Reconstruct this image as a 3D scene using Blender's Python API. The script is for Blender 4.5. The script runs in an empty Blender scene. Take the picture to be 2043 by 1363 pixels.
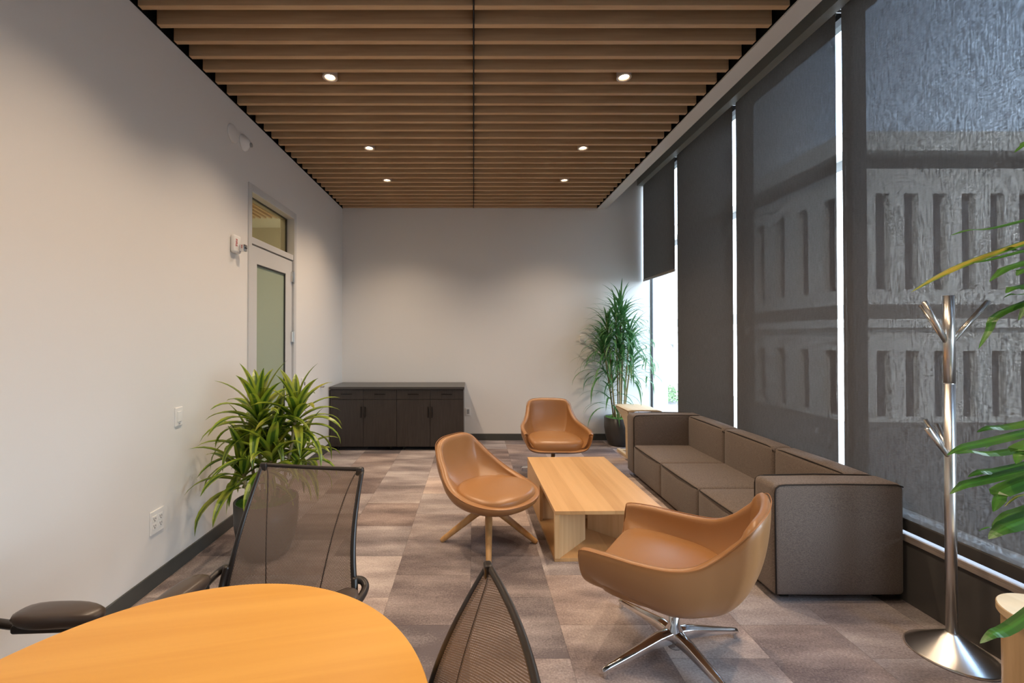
import bpy, bmesh, math, random
from math import sin, cos, pi, radians as R, atan2, hypot
from mathutils import Vector, Matrix
random.seed(7)
sc = bpy.context.scene
COL = sc.collection
F = 858.0; VX = 945.0; VY = 672.0; EYE = 1.57

# ------------------------------------------------------------------ materials
def new_mat(name):
    m = bpy.data.materials.new(name); m.use_nodes = True
    nt = m.node_tree
    b = nt.nodes['Principled BSDF']
    return m, nt, b
def N(nt, t, **kw):
    n = nt.nodes.new(t)
    for k, v in kw.items(): setattr(n, k, v)
    return n
def L(nt, a, b): nt.links.new(a, b)
def simple(name, col, rough=.5, metal=0, spec=.5, noise=0, nscale=40, bump=0, bscale=200, coat=0, nstretch=(1, 1, 1)):
    m, nt, b = new_mat(name)
    b.inputs['Base Color'].default_value = (*col, 1)
    b.inputs['Roughness'].default_value = rough
    b.inputs['Metallic'].default_value = metal
    b.inputs['Specular IOR Level'].default_value = spec
    b.inputs['Coat Weight'].default_value = coat
    tc = N(nt, 'ShaderNodeTexCoord')
    mp = N(nt, 'ShaderNodeMapping'); mp.inputs['Scale'].default_value = nstretch
    L(nt, tc.outputs['Object'], mp.inputs['Vector'])
    if noise:
        nz = N(nt, 'ShaderNodeTexNoise'); nz.inputs['Scale'].default_value = nscale; nz.inputs['Detail'].default_value = 4
        L(nt, mp.outputs[0], nz.inputs['Vector'])
        mx = N(nt, 'ShaderNodeMixRGB'); mx.blend_type = 'MIX'
        mx.inputs[1].default_value = tuple(c * (1 - noise) for c in col) + (1,)
        mx.inputs[2].default_value = tuple(min(1, c * (1 + noise)) for c in col) + (1,)
        L(nt, nz.outputs['Fac'], mx.inputs[0]); L(nt, mx.outputs[0], b.inputs['Base Color'])
    if bump:
        nb = N(nt, 'ShaderNodeTexNoise'); nb.inputs['Scale'].default_value = bscale; nb.inputs['Detail'].default_value = 3
        L(nt, mp.outputs[0], nb.inputs['Vector'])
        bp = N(nt, 'ShaderNodeBump'); bp.inputs['Strength'].default_value = bump; bp.inputs['Distance'].default_value = .002
        L(nt, nb.outputs['Fac'], bp.inputs['Height']); L(nt, bp.outputs[0], b.inputs['Normal'])
    return m
def wood(name, c1, c2, axis=0, rough=.4, scale=1.0, boards=0, spec=.4):
    """stretched noise grain running along the axis; boards = width of glued staves"""
    m, nt, b = new_mat(name)
    tc = N(nt, 'ShaderNodeTexCoord')
    mp = N(nt, 'ShaderNodeMapping')
    s = [22 * scale] * 3; s[axis] = 1.3 * scale
    mp.inputs['Scale'].default_value = s
    L(nt, tc.outputs['Object'], mp.inputs['Vector'])
    nz = N(nt, 'ShaderNodeTexNoise'); nz.inputs['Scale'].default_value = 1; nz.inputs['Detail'].default_value = 6
    nz.inputs['Distortion'].default_value = .6
    L(nt, mp.outputs[0], nz.inputs['Vector'])
    fac = nz.outputs['Fac']
    if boards:
        sp = N(nt, 'ShaderNodeSeparateXYZ'); L(nt, tc.outputs['Object'], sp.inputs[0])
        dv = N(nt, 'ShaderNodeMath', operation='DIVIDE'); dv.inputs[1].default_value = boards
        L(nt, sp.outputs[1 if axis == 0 else 0], dv.inputs[0])
        fl = N(nt, 'ShaderNodeMath', operation='FLOOR'); L(nt, dv.outputs[0], fl.inputs[0])
        wn = N(nt, 'ShaderNodeTexWhiteNoise', noise_dimensions='1D'); L(nt, fl.outputs[0], wn.inputs['W'])
        mm = N(nt, 'ShaderNodeMath', operation='MULTIPLY_ADD'); mm.inputs[1].default_value = .30
        L(nt, wn.outputs['Value'], mm.inputs[0]); 
        m2 = N(nt, 'ShaderNodeMath', operation='MULTIPLY'); m2.inputs[1].default_value = .7
        L(nt, fac, m2.inputs[0]); L(nt, m2.outputs[0], mm.inputs[2]); fac = mm.outputs[0]
    cr = N(nt, 'ShaderNodeValToRGB')
    cr.color_ramp.elements[0].position = .28; cr.color_ramp.elements[0].color = (*c1, 1)
    cr.color_ramp.elements[1].position = .72; cr.color_ramp.elements[1].color = (*c2, 1)
    L(nt, fac, cr.inputs[0]); L(nt, cr.outputs[0], b.inputs['Base Color'])
    b.inputs['Roughness'].default_value = rough; b.inputs['Specular IOR Level'].default_value = spec
    return m
def emit(name, col, s):
    m, nt, b = new_mat(name)
    b.inputs['Base Color'].default_value = (*col, 1)
    b.inputs['Emission Color'].default_value = (*col, 1); b.inputs['Emission Strength'].default_value = s
    return m

M = {}
M['paint'] = simple('wall paint', (.755, .735, .70), rough=.5, spec=.25, bump=.05, bscale=300)
M['soffit'] = simple('soffit paint', (.70, .70, .68), rough=.6)
M['black'] = simple('black void paint', (.004, .004, .004), rough=.9, spec=.1)
M['base'] = simple('rubber baseboard', (.062, .064, .058), rough=.45, noise=.08)
M['slat'] = wood('ceiling slat oak', (.46, .29, .155), (.60, .40, .225), axis=0, rough=.5, scale=1.4)
M['joint'] = simple('joint metal', (.01, .01, .012), rough=.5)
M['oak_top'] = wood('oak table top', (.64, .31, .062), (.74, .39, .09), axis=0, rough=.35, scale=.55, spec=.3)
M['oak_coffee'] = wood('oak coffee table', (.50, .285, .12), (.64, .39, .18), axis=1, rough=.36, scale=.7, boards=.105, spec=.35)
M['oak_coffee_x'] = wood('oak coffee table edge', (.62, .40, .20), (.76, .54, .30), axis=2, rough=.42, scale=.9, spec=.35)
M['oak_pale'] = wood('pale oak', (.64, .46, .26), (.76, .58, .36), axis=1, rough=.42, scale=.8)
M['oak_leg'] = wood('oak leg', (.50, .27, .10), (.62, .36, .15), axis=2, rough=.4)
M['oak_drum'] = wood('oak drum', (.50, .33, .16), (.62, .43, .23), axis=2, rough=.42)
M['console'] = wood('dark laminate', (.030, .024, .021), (.050, .041, .036), axis=2, rough=.38, scale=3)
M['console_top'] = simple('dark laminate top', (.05, .047, .044), rough=.28, noise=.15, nscale=60)
M['handle_dark'] = simple('dark pull', (.012, .011, .01), rough=.35, metal=.6)
M['leather'] = simple('tan leather', (.325, .158, .060), rough=.31, spec=.5, noise=.05, nscale=5, bump=.12, bscale=900)
M['leather_seam'] = simple('tan leather seam', (.33, .14, .045), rough=.5)
M['chrome'] = simple('polished aluminium', (.72, .72, .73), rough=.12, metal=1)
M['steel'] = simple('brushed steel', (.74, .71, .67), rough=.30, metal=1)
M['alu_white'] = simple('satin aluminium frame', (.60, .60, .59), rough=.45, metal=.15, noise=.03)
M['frame_dark'] = simple('dark glazing gasket', (.03, .03, .03), rough=.5)
M['doorpaint'] = simple('door frame paint', (.56, .555, .54), rough=.45)
M['plastic'] = simple('white plastic', (.80, .79, .76), rough=.35)
M['plastic_grey'] = simple('grey plastic', (.32, .32, .31), rough=.4)
M['red'] = simple('red print', (.55, .05, .03), rough=.5)
M['dark'] = simple('near black plastic', (.016, .014, .012), rough=.35)
M['frame_brown'] = simple('dark bronze chair frame', (.020, .015, .012), rough=.34, spec=.5)
M['armpad'] = simple('soft bronze arm pad', (.065, .047, .037), rough=.33, noise=.1, nscale=10)
M['pot'] = simple('charcoal fibre pot', (.060, .053, .048), rough=.42, noise=.2, nscale=6)
M['moss'] = simple('green moss', (.10, .22, .03), rough=.95, noise=.6, nscale=60, bump=1, bscale=80)
M['cane'] = simple('plant cane', (.34, .27, .13), rough=.7, noise=.25, nscale=30)
M['knee'] = simple('window kick plate', (.085, .080, .076), rough=.22, spec=.5, noise=.08, nscale=4)
M['sill'] = simple('sill metal', (.30, .25, .22), rough=.55, noise=.05)
M['hem'] = simple('blind hem bar', (.05, .047, .045), rough=.6)
M['headbox'] = simple('blind head box', (.27, .29, .27), rough=.5)
M['concrete'] = simple('pale facade stone', (.62, .61, .58), rough=.85, noise=.05, nscale=.6)
M['facade_shade'] = simple('facade painted shade', (.14, .135, .13), rough=.9)  # facade stone with the shade of its recesses put into the colour
M['asphalt'] = simple('street asphalt', (.15, .145, .14), rough=.9, noise=.2, nscale=2)
M['pane_dark'] = simple('office window pane', (.07, .08, .10), rough=.6, spec=.12)
M['mullion'] = simple('dark anodised mullion', (.11, .11, .11), rough=.5)
M['leafmass'] = simple('shrub leaves', (.08, .16, .06), rough=.8, noise=.5, nscale=5)
M['corridor'] = simple('corridor paint', (.62, .55, .42), rough=.7)
M['lens'] = emit('lamp lens', (1.0, .80, .55), 30)
M['trimring'] = simple('downlight trim', (.62, .52, .44), rough=.35, metal=.2)

# sofa fabric
def fabric(name, c1, c2):
    m, nt, b = new_mat(name)
    tc = N(nt, 'ShaderNodeTexCoord')
    nz = N(nt, 'ShaderNodeTexNoise'); nz.inputs['Scale'].default_value = 260; nz.inputs['Detail'].default_value = 2
    mp = N(nt, 'ShaderNodeMapping'); mp.inputs['Scale'].default_value = (.5, .5, 1.6)
    L(nt, tc.outputs['Object'], mp.inputs[0]); L(nt, mp.outputs[0], nz.inputs['Vector'])
    cr = N(nt, 'ShaderNodeValToRGB')
    cr.color_ramp.elements[0].position = .35; cr.color_ramp.elements[0].color = (*c1, 1)
    cr.color_ramp.elements[1].position = .65; cr.color_ramp.elements[1].color = (*c2, 1)
    L(nt, nz.outputs['Fac'], cr.inputs[0]); L(nt, cr.outputs[0], b.inputs['Base Color'])
    bp = N(nt, 'ShaderNodeBump'); bp.inputs['Strength'].default_value = .35; bp.inputs['Distance'].default_value = .002
    L(nt, nz.outputs['Fac'], bp.inputs['Height']); L(nt, bp.outputs[0], b.inputs['Normal'])
    b.inputs['Roughness'].default_value = .9; b.inputs['Specular IOR Level'].default_value = .2
    b.inputs['Sheen Weight'].default_value = .15
    return m
M['sofa'] = fabric('sofa weave', (.115, .090, .076), (.195, .155, .130))
M['sofa_pipe'] = simple('sofa piping', (.022, .016, .013), rough=.9)

# carpet tiles: 0.49 m, every other column shifted half a tile, each tile its own tone with soft streaks
def carpet():
    m, nt, b = new_mat('carpet tiles')
    tc = N(nt, 'ShaderNodeTexCoord'); sp = N(nt, 'ShaderNodeSeparateXYZ'); L(nt, tc.outputs['Object'], sp.inputs[0])
    def mth(op, a, bb=None, c=None):
        n = N(nt, 'ShaderNodeMath', operation=op)
        for i, v in enumerate((a, bb, c)):
            if v is None: continue
            if isinstance(v, (int, float)): n.inputs[i].default_value = v
            else: L(nt, v, n.inputs[i])
        return n.outputs[0]
    T = .49
    u = mth('DIVIDE', mth('ADD', sp.outputs[0], .02 + T * 20), T)
    cu = mth('FLOOR', u)
    off = mth('MULTIPLY', mth('MODULO', cu, 2), .5)
    v = mth('ADD', mth('DIVIDE', mth('ADD', sp.outputs[1], T * 20 - 2.356), T), mth('ADD', off, .5))
    cv = mth('FLOOR', v)
    cb = N(nt, 'ShaderNodeCombineXYZ'); L(nt, cu, cb.inputs[0]); L(nt, cv, cb.inputs[1])
    wn = N(nt, 'ShaderNodeTexWhiteNoise', noise_dimensions='2D'); L(nt, cb.outputs[0], wn.inputs['Vector'])
    # per-tile offset into a soft streaky noise
    vm = N(nt, 'ShaderNodeVectorMath', operation='SCALE'); vm.inputs['Scale'].default_value = 37
    L(nt, wn.outputs['Color'], vm.inputs[0])
    ad = N(nt, 'ShaderNodeVectorMath', operation='ADD'); L(nt, tc.outputs['Object'], ad.inputs[0]); L(nt, vm.outputs[0], ad.inputs[1])
    mp = N(nt, 'ShaderNodeMapping'); mp.inputs['Scale'].default_value = (1.6, 5.0, 1); L(nt, ad.outputs[0], mp.inputs[0])
    n1 = N(nt, 'ShaderNodeTexNoise'); n1.inputs['Scale'].default_value = 1.0; n1.inputs['Detail'].default_value = 3; L(nt, mp.outputs[0], n1.inputs['Vector'])
    mp2 = N(nt, 'ShaderNodeMapping'); mp2.inputs['Scale'].default_value = (60, 420, 1); L(nt, ad.outputs[0], mp2.inputs[0])
    n2 = N(nt, 'ShaderNodeTexNoise'); n2.inputs['Scale'].default_value = 1.0; n2.inputs['Detail'].default_value = 2; L(nt, mp2.outputs[0], n2.inputs['Vector'])
    n3 = N(nt, 'ShaderNodeTexNoise'); n3.inputs['Scale'].default_value = 110; n3.inputs['Detail'].default_value = 2; L(nt, tc.outputs['Object'], n3.inputs['Vector'])
    f = mth('MULTIPLY_ADD', wn.outputs['Value'], .50, mth('MULTIPLY_ADD', n1.outputs['Fac'], 1.5, -.52))
    f = mth('ADD', f, mth('MULTIPLY_ADD', n2.outputs['Fac'], .60, -.30))
    f = mth('ADD', f, mth('MULTIPLY_ADD', n3.outputs['Fac'], .60, -.30))
    cr = N(nt, 'ShaderNodeValToRGB')
    e = cr.color_ramp.elements
    e[0].position = .10; e[0].color = (.135, .108, .106, 1)
    e[1].position = .95; e[1].color = (.54, .465, .42, 1)
    x = cr.color_ramp.elements.new(.5); x.color = (.295, .245, .228, 1)
    L(nt, f, cr.inputs[0])
    # cool / warm drift between tiles
    hs = N(nt, 'ShaderNodeMixRGB', blend_type='MULTIPLY'); 
    s3 = N(nt, 'ShaderNodeSeparateXYZ'); L(nt, wn.outputs['Color'], s3.inputs[0])
    cc = N(nt, 'ShaderNodeMixRGB'); cc.inputs[1].default_value = (.92, .97, 1.03, 1); cc.inputs[2].default_value = (1.06, .98, .93, 1)
    L(nt, s3.outputs[1], cc.inputs[0])
    hs.inputs[0].default_value = 1; L(nt, cr.outputs[0], hs.inputs[1]); L(nt, cc.outputs[0], hs.inputs[2])
    # thin seams
    def edge(t):
        fr = mth('FRACT', t); return mth('MINIMUM', fr, mth('SUBTRACT', 1, fr))
    d = mth('MINIMUM', edge(u), edge(v))
    sm = N(nt, 'ShaderNodeMapRange'); sm.inputs['From Min'].default_value = 0; sm.inputs['From Max'].default_value = .008
    sm.inputs['To Min'].default_value = .72; sm.inputs['To Max'].default_value = 1; L(nt, d, sm.inputs[0])
    ms = N(nt, 'ShaderNodeMixRGB', blend_type='MULTIPLY'); ms.inputs[0].default_value = 1
    L(nt, hs.outputs[0], ms.inputs[1]); L(nt, sm.outputs[0], ms.inputs[2])
    L(nt, ms.outputs[0], b.inputs['Base Color'])
    bp = N(nt, 'ShaderNodeBump'); bp.inputs['Strength'].default_value = .5; bp.inputs['Distance'].default_value = .003
    L(nt, n3.outputs['Fac'], bp.inputs['Height']); L(nt, bp.outputs[0], b.inputs['Normal'])
    b.inputs['Roughness'].default_value = .92; b.inputs['Specular IOR Level'].default_value = .15
    return m
M['carpet'] = carpet()

# roller blind weave: some light passes straight through the open weave, less at a slant
def blindmat(name='roller blind weave', k=.175, diff=(.085, .078, .072)):
    m = bpy.data.materials.new(name); m.use_nodes = True; nt = m.node_tree; nt.nodes.clear()
    out = N(nt, 'ShaderNodeOutputMaterial')
    lw = N(nt, 'ShaderNodeLayerWeight'); lw.inputs['Blend'].default_value = .5
    inv = N(nt, 'ShaderNodeMath', operation='SUBTRACT'); inv.inputs[0].default_value = 1; L(nt, lw.outputs['Facing'], inv.inputs[1])
    pw = N(nt, 'ShaderNodeMapRange'); pw.inputs['From Min'].default_value = .40; pw.inputs['From Max'].default_value = .74; L(nt, inv.outputs[0], pw.inputs[0])
    tc = N(nt, 'ShaderNodeTexCoord')
    mp = N(nt, 'ShaderNodeMapping'); mp.inputs['Scale'].default_value = (1, 130, 13); L(nt, tc.outputs['Object'], mp.inputs[0])
    nz = N(nt, 'ShaderNodeTexNoise'); nz.inputs['Scale'].default_value = 1; nz.inputs['Detail'].default_value = 3; L(nt, mp.outputs[0], nz.inputs['Vector'])
    mp2 = N(nt, 'ShaderNodeMapping'); mp2.inputs['Scale'].default_value = (1, 55, 130); L(nt, tc.outputs['Object'], mp2.inputs[0])
    nz2 = N(nt, 'ShaderNodeTexNoise'); nz2.inputs['Scale'].default_value = 1; nz2.inputs['Detail'].default_value = 2; L(nt, mp2.outputs[0], nz2.inputs['Vector'])
    av = N(nt, 'ShaderNodeMath', operation='ADD'); L(nt, nz.outputs['Fac'], av.inputs[0]); L(nt, nz2.outputs['Fac'], av.inputs[1])
    mr = N(nt, 'ShaderNodeMapRange'); mr.inputs['From Min'].default_value = .7; mr.inputs['From Max'].default_value = 1.3
    mr.inputs['To Min'].default_value = k * .55; mr.inputs['To Max'].default_value = k * 1.45; L(nt, av.outputs[0], mr.inputs[0])
    mu = N(nt, 'ShaderNodeMath', operation='MULTIPLY'); L(nt, pw.outputs[0], mu.inputs[0]); L(nt, mr.outputs[0], mu.inputs[1])
    tr = N(nt, 'ShaderNodeBsdfTransparent')
    df = N(nt, 'ShaderNodeBsdfDiffuse'); df.inputs[0].default_value = (*diff, 1)
    tl = N(nt, 'ShaderNodeBsdfTranslucent'); tl.inputs[0].default_value = (.036, .031, .027, 1)
    mrd = N(nt, 'ShaderNodeMapRange'); mrd.inputs['From Min'].default_value = .7; mrd.inputs['From Max'].default_value = 1.3
    mrd.inputs['To Min'].default_value = .8; mrd.inputs['To Max'].default_value = 1.2; L(nt, av.outputs[0], mrd.inputs[0])
    vs = N(nt, 'ShaderNodeVectorMath', operation='SCALE'); vs.inputs[0].default_value = diff; L(nt, mrd.outputs[0], vs.inputs['Scale'])
    L(nt, vs.outputs[0], df.inputs[0])
    a = N(nt, 'ShaderNodeAddShader'); L(nt, df.outputs[0], a.inputs[0]); L(nt, tl.outputs[0], a.inputs[1])
    mx = N(nt, 'ShaderNodeMixShader'); L(nt, mu.outputs[0], mx.inputs[0]); L(nt, a.outputs[0], mx.inputs[1]); L(nt, tr.outputs[0], mx.inputs[2])
    L(nt, mx.outputs[0], out.inputs[0])
    return m
M['blind'] = blindmat()
M['blind_skylit'] = blindmat('blind lower weave painted skylit', k=.25, diff=(.17, .18, .19))  # strip over the hem bar: sky glow from behind put into the colour

def glassmat(name, tint, gloss=.06):
    m = bpy.data.materials.new(name); m.use_nodes = True; nt = m.node_tree; nt.nodes.clear()
    out = N(nt, 'ShaderNodeOutputMaterial')
    tr = N(nt, 'ShaderNodeBsdfTransparent'); tr.inputs[0].default_value = (*tint, 1)
    gl = N(nt, 'ShaderNodeBsdfGlossy'); gl.inputs['Roughness'].default_value = .02
    lw = N(nt, 'ShaderNodeLayerWeight'); lw.inputs['Blend'].default_value = .5
    fr = N(nt, 'ShaderNodeMath', operation='POWER'); L(nt, lw.outputs['Facing'], fr.inputs[0]); fr.inputs[1].default_value = 4
    fm = N(nt, 'ShaderNodeMath', operation='MULTIPLY_ADD'); L(nt, fr.outputs[0], fm.inputs[0]); fm.inputs[1].default_value = .5; fm.inputs[2].default_value = .025
    mx = N(nt, 'ShaderNodeMixShader'); L(nt, fm.outputs[0], mx.inputs[0]); L(nt, tr.outputs[0], mx.inputs[1]); L(nt, gl.outputs[0], mx.inputs[2])
    L(nt, mx.outputs[0], out.inputs[0]); return m
M['glass'] = glassmat('window glass', (.95, .97, .97))
M['glass_transom'] = glassmat('transom glass', (.80, .76, .62))
m, nt, b = new_mat('frosted door glass'); M['frosted'] = m
b.inputs['Base Color'].default_value = (.30, .35, .25, 1); b.inputs['Roughness'].default_value = .35; b.inputs['Specular IOR Level'].default_value = .5

# open knit of the office chairs: dark yarn with rows of real holes
def meshmat():
    m = bpy.data.materials.new('open chair knit'); m.use_nodes = True; nt = m.node_tree
    b = nt.nodes['Principled BSDF']; out = nt.nodes['Material Output']
    b.inputs['Base Color'].default_value = (.17, .12, .088, 1); b.inputs['Roughness'].default_value = .55
    tc = N(nt, 'ShaderNodeTexCoord'); sp = N(nt, 'ShaderNodeSeparateXYZ'); L(nt, tc.outputs['UV'], sp.inputs[0])
    def mth(op, a, bb=None):
        n = N(nt, 'ShaderNodeMath', operation=op)
        for i, v in enumerate((a, bb)):
            if v is None: continue
            if isinstance(v, (int, float)): n.inputs[i].default_value = v
            else: L(nt, v, n.inputs[i])
        return n.outputs[0]
    nu, nv = 2 * pi * 185, 2 * pi * 185
    su = mth('SINE', mth('MULTIPLY', mth('ADD', sp.outputs[0], mth('MULTIPLY', sp.outputs[1], .5)), nu))
    sv = mth('SINE', mth('MULTIPLY', mth('SUBTRACT', sp.outputs[1], mth('MULTIPLY', sp.outputs[0], .5)), nv))
    hole = mth('GREATER_THAN', mth('ADD', su, sv), .80)
    tr = N(nt, 'ShaderNodeBsdfTransparent')
    mx = N(nt, 'ShaderNodeMixShader'); L(nt, hole, mx.inputs[0]); L(nt, b.outputs[0], mx.inputs[1]); L(nt, tr.outputs[0], mx.inputs[2])
    L(nt, mx.outputs[0], out.inputs[0]); return m
M['mesh'] = meshmat()
M['mesh_seam'] = simple('knit seam', (.045, .030, .022), rough=.7)

def leafmat(name, centre, margin, yellow=None, width=.35, pale=0):
    m, nt, b = new_mat(name)
    tc = N(nt, 'ShaderNodeTexCoord'); sp = N(nt, 'ShaderNodeSeparateXYZ'); L(nt, tc.outputs['UV'], sp.inputs[0])
    cr = N(nt, 'ShaderNodeValToRGB'); e = cr.color_ramp.elements
    ab = N(nt, 'ShaderNodeMath', operation='SUBTRACT'); ab.inputs[1].default_value = .5; L(nt, sp.outputs[0], ab.inputs[0])
    a2 = N(nt, 'ShaderNodeMath', operation='ABSOLUTE'); L(nt, ab.outputs[0], a2.inputs[0])
    L(nt, a2.outputs[0], cr.inputs[0])
    e[0].position = width * .5 - .03; e[0].color = (*centre, 1); e[1].position = width * .5 + .06; e[1].color = (*margin, 1)
    nz = N(nt, 'ShaderNodeTexNoise'); nz.inputs['Scale'].default_value = 7; L(nt, tc.outputs['Object'], nz.inputs['Vector'])
    mx = N(nt, 'ShaderNodeMixRGB'); mx.inputs[2].default_value = (*(yellow or margin), 1)
    mr = N(nt, 'ShaderNodeMapRange'); mr.inputs['From Min'].default_value = .5; mr.inputs['From Max'].default_value = .75; mr.inputs['To Max'].default_value = .8
    L(nt, nz.outputs['Fac'], mr.inputs[0]); L(nt, mr.outputs[0], mx.inputs[0]); L(nt, cr.outputs[0], mx.inputs[1])
    L(nt, mx.outputs[0], b.inputs['Base Color'])
    b.inputs['Roughness'].default_value = .35; b.inputs['Specular IOR Level'].default_value = .5
    b.inputs['Subsurface Weight'].default_value = 0
    out = nt.nodes['Material Output']
    tl = N(nt, 'ShaderNodeBsdfTranslucent'); L(nt, mx.outputs[0], tl.inputs[0])
    ms = N(nt, 'ShaderNodeMixShader'); ms.inputs[0].default_value = .3
    L(nt, b.outputs[0], ms.inputs[1]); L(nt, tl.outputs[0], ms.inputs[2]); L(nt, ms.outputs[0], out.inputs[0])
    return m
M['leaf_var'] = leafmat('variegated leaf', (.045, .11, .012), (.26, .35, .030), (.36, .34, .05), .36)
M['leaf_green'] = leafmat('slender green leaf', (.055, .17, .05), (.085, .24, .075), (.20, .30, .12), .3)
M['leaf_dark'] = leafmat('broad green leaf', (.06, .20, .02), (.04, .13, .015), (.10, .22, .03), .3)
M['leaf_yellow'] = leafmat('yellowing leaf', (.34, .30, .04), (.07, .20, .02), (.50, .36, .06), .5)

# ------------------------------------------------------------------ geometry helpers
def BM(): return bmesh.new()
def box(bm, x0, x1, y0, y1, z0, z1, mtx=None):
    vs = [bm.verts.new((x, y, z)) for x in (x0, x1) for y in (y0, y1) for z in (z0, z1)]
    if mtx:
        for v in vs: v.co = mtx @ v.co
    for f in ((0, 1, 3, 2), (4, 6, 7, 5), (0, 4, 5, 1), (2, 3, 7, 6), (0, 2, 6, 4), (1, 5, 7, 3)):
        bm.faces.new([vs[i] for i in f])
    return vs
def obj(name, bm, mat, parent=None, smooth=False, bevel=0, seg=2, loc=None, rotz=None, subsurf=0):
    me = bpy.data.meshes.new(name)
    bmesh.ops.recalc_face_normals(bm, faces=bm.faces[:])
    bm.to_mesh(me); bm.free()
    for p in me.polygons: p.use_smooth = smooth
    me.materials.append(M[mat] if isinstance(mat, str) else mat)
    o = bpy.data.objects.new(name, me); COL.objects.link(o)
    if parent: o.parent = parent
    if loc: o.location = loc
    if rotz is not None: o.rotation_euler = (0, 0, rotz)
    if bevel:
        md = o.modifiers.new('bevel', 'BEVEL'); md.width = bevel; md.segments = seg; md.limit_method = 'ANGLE'
    if subsurf:
        md = o.modifiers.new('sub', 'SUBSURF'); md.levels = subsurf; md.render_levels = subsurf
    return o
def tag(o, label, cat, group=None):
    o['label'] = label; o['category'] = cat
    if group: o['group'] = group
    return o
def thing(name, label, cat, loc=(0, 0, 0), rotz=0, group=None):
    o = bpy.data.objects.new(name, None); COL.objects.link(o)
    o.empty_display_size = .1
    o.location = loc; o.rotation_euler = (0, 0, rotz)
    return tag(o, label, cat, group)
def struct(o): o['kind'] = 'structure'; return o
def kids(o): return [c for c in bpy.data.objects if c.parent == o]
def dup(o, parent=None):
    c = o.copy(); COL.objects.link(c)
    if parent: c.parent = parent
    for ch in kids(o):
        dup(ch, c)
    return c
def lathe(bm, prof, seg=32, cx=0, cy=0, cap=True):
    rings = []
    for r, z in prof:
        if r < 1e-6: rings.append([bm.verts.new((cx, cy, z))]); continue
        rings.append([bm.verts.new((cx + r * cos(2 * pi * i / seg), cy + r * sin(2 * pi * i / seg), z)) for i in range(seg)])
    for a, b in zip(rings, rings[1:]):
        for i in range(seg):
            j = (i + 1) % seg
            if len(a) == 1 and len(b) == 1: continue
            if len(a) == 1: bm.faces.new((a[0], b[j], b[i]))
            elif len(b) == 1: bm.faces.new((a[i], a[j], b[0]))
            else: bm.faces.new((a[i], a[j], b[j], b[i]))
    if cap:
        for ring in (rings[0], rings[-1]):
            if len(ring) > 1: bm.faces.new(ring)
def catmull(pts, n, closed=False):
    P = [Vector(p) for p in pts]; out = []; k = len(P)
    m = k if closed else k - 1
    for i in range(m):
        if closed: a, b, c, d = P[(i - 1) % k], P[i], P[(i + 1) % k], P[(i + 2) % k]
        else: a, b, c, d = P[max(i - 1, 0)], P[i], P[i + 1], P[min(i + 2, k - 1)]
        for j in range(n):
            t = j / n
            out.append(.5 * ((2 * b) + (c - a) * t + (2 * a - 5 * b + 4 * c - d) * t * t + (3 * b - a - 3 * c + d) * t ** 3))
    if not closed: out.append(P[-1])
    return out
def tube(bm, pts, r, seg=8, closed=False, squash=1.0):
    P = [Vector(p) for p in pts]; n = len(P)
    rad = (lambda i: r[i]) if isinstance(r, (list, tuple)) else (lambda i: r)
    rings = []; up = None
    for i in range(n):
        if closed: t = (P[(i + 1) % n] - P[i - 1]).normalized()
        else: t = (P[min(i + 1, n - 1)] - P[max(i - 1, 0)]).normalized()
        if up is None:
            up = Vector((0, 0, 1)) if abs(t.z) < .95 else Vector((1, 0, 0))
        up = (up - t * up.dot(t)).normalized()
        s = t.cross(up)
        rings.append([bm.verts.new(P[i] + (s * cos(2 * pi * k / seg) + up * sin(2 * pi * k / seg) * squash) * rad(i)) for k in range(seg)])
    m = n if closed else n - 1
    for i in range(m):
        a, b = rings[i], rings[(i + 1) % n]
        for k in range(seg):
            l = (k + 1) % seg
            bm.faces.new((a[k], a[l], b[l], b[k]))
    if not closed:
        bm.faces.new(rings[0]); bm.faces.new(rings[-1])
def rbox(bm, x0, x1, y0, y1, z0, z1, r=.03, bulge=(0, 0, 0), n=6):
    """a soft block: rounded edges of radius r, faces swollen by bulge"""
    c = Vector(((x0 + x1) / 2, (y0 + y1) / 2, (z0 + z1) / 2)); h = Vector(((x1 - x0) / 2, (y1 - y0) / 2, (z1 - z0) / 2))
    def ticks(hh):
        e = [-hh + r * (1 - cos(pi / 2 * k / 4)) for k in range(5)]
        mid = [-hh + r + (2 * hh - 2 * r) * k / n for k in range(1, n)]
        return e + mid + [-v for v in reversed(e)]
    T = [ticks(h[i]) for i in range(3)]
    cache = {}
    def vert(p):
        key = tuple(round(v, 5) for v in p)
        if key in cache: return cache[key]
        q = Vector([max(-h[i] + r, min(h[i] - r, p[i])) for i in range(3)])
        d = Vector(p) - q
        w = q + (d.normalized() * r if d.length > 1e-6 else d)
        if d.length > 1e-6:
            nn = d.normalized()
            for i in range(3):
                j, k = (i + 1) % 3, (i + 2) % 3
                w[i] += nn[i] * bulge[i] * max(0, 1 - (p[j] / h[j]) ** 2) * max(0, 1 - (p[k] / h[k]) ** 2)
        cache[key] = bm.verts.new(c + w); return cache[key]
    for ax in range(3):
        j, k = (ax + 1) % 3, (ax + 2) % 3
        for s in (-1, 1):
            for a in range(len(T[j]) - 1):
                for b in range(len(T[k]) - 1):
                    q = []
                    for (u, v) in ((a, b), (a + 1, b), (a + 1, b + 1), (a, b + 1)):
                        p = [0, 0, 0]; p[ax] = s * h[ax]; p[j] = T[j][u]; p[k] = T[k][v]; q.append(vert(p))
                    if len(set(q)) == 4:
                        try: bm.faces.new(q)
                        except ValueError: pass
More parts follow.
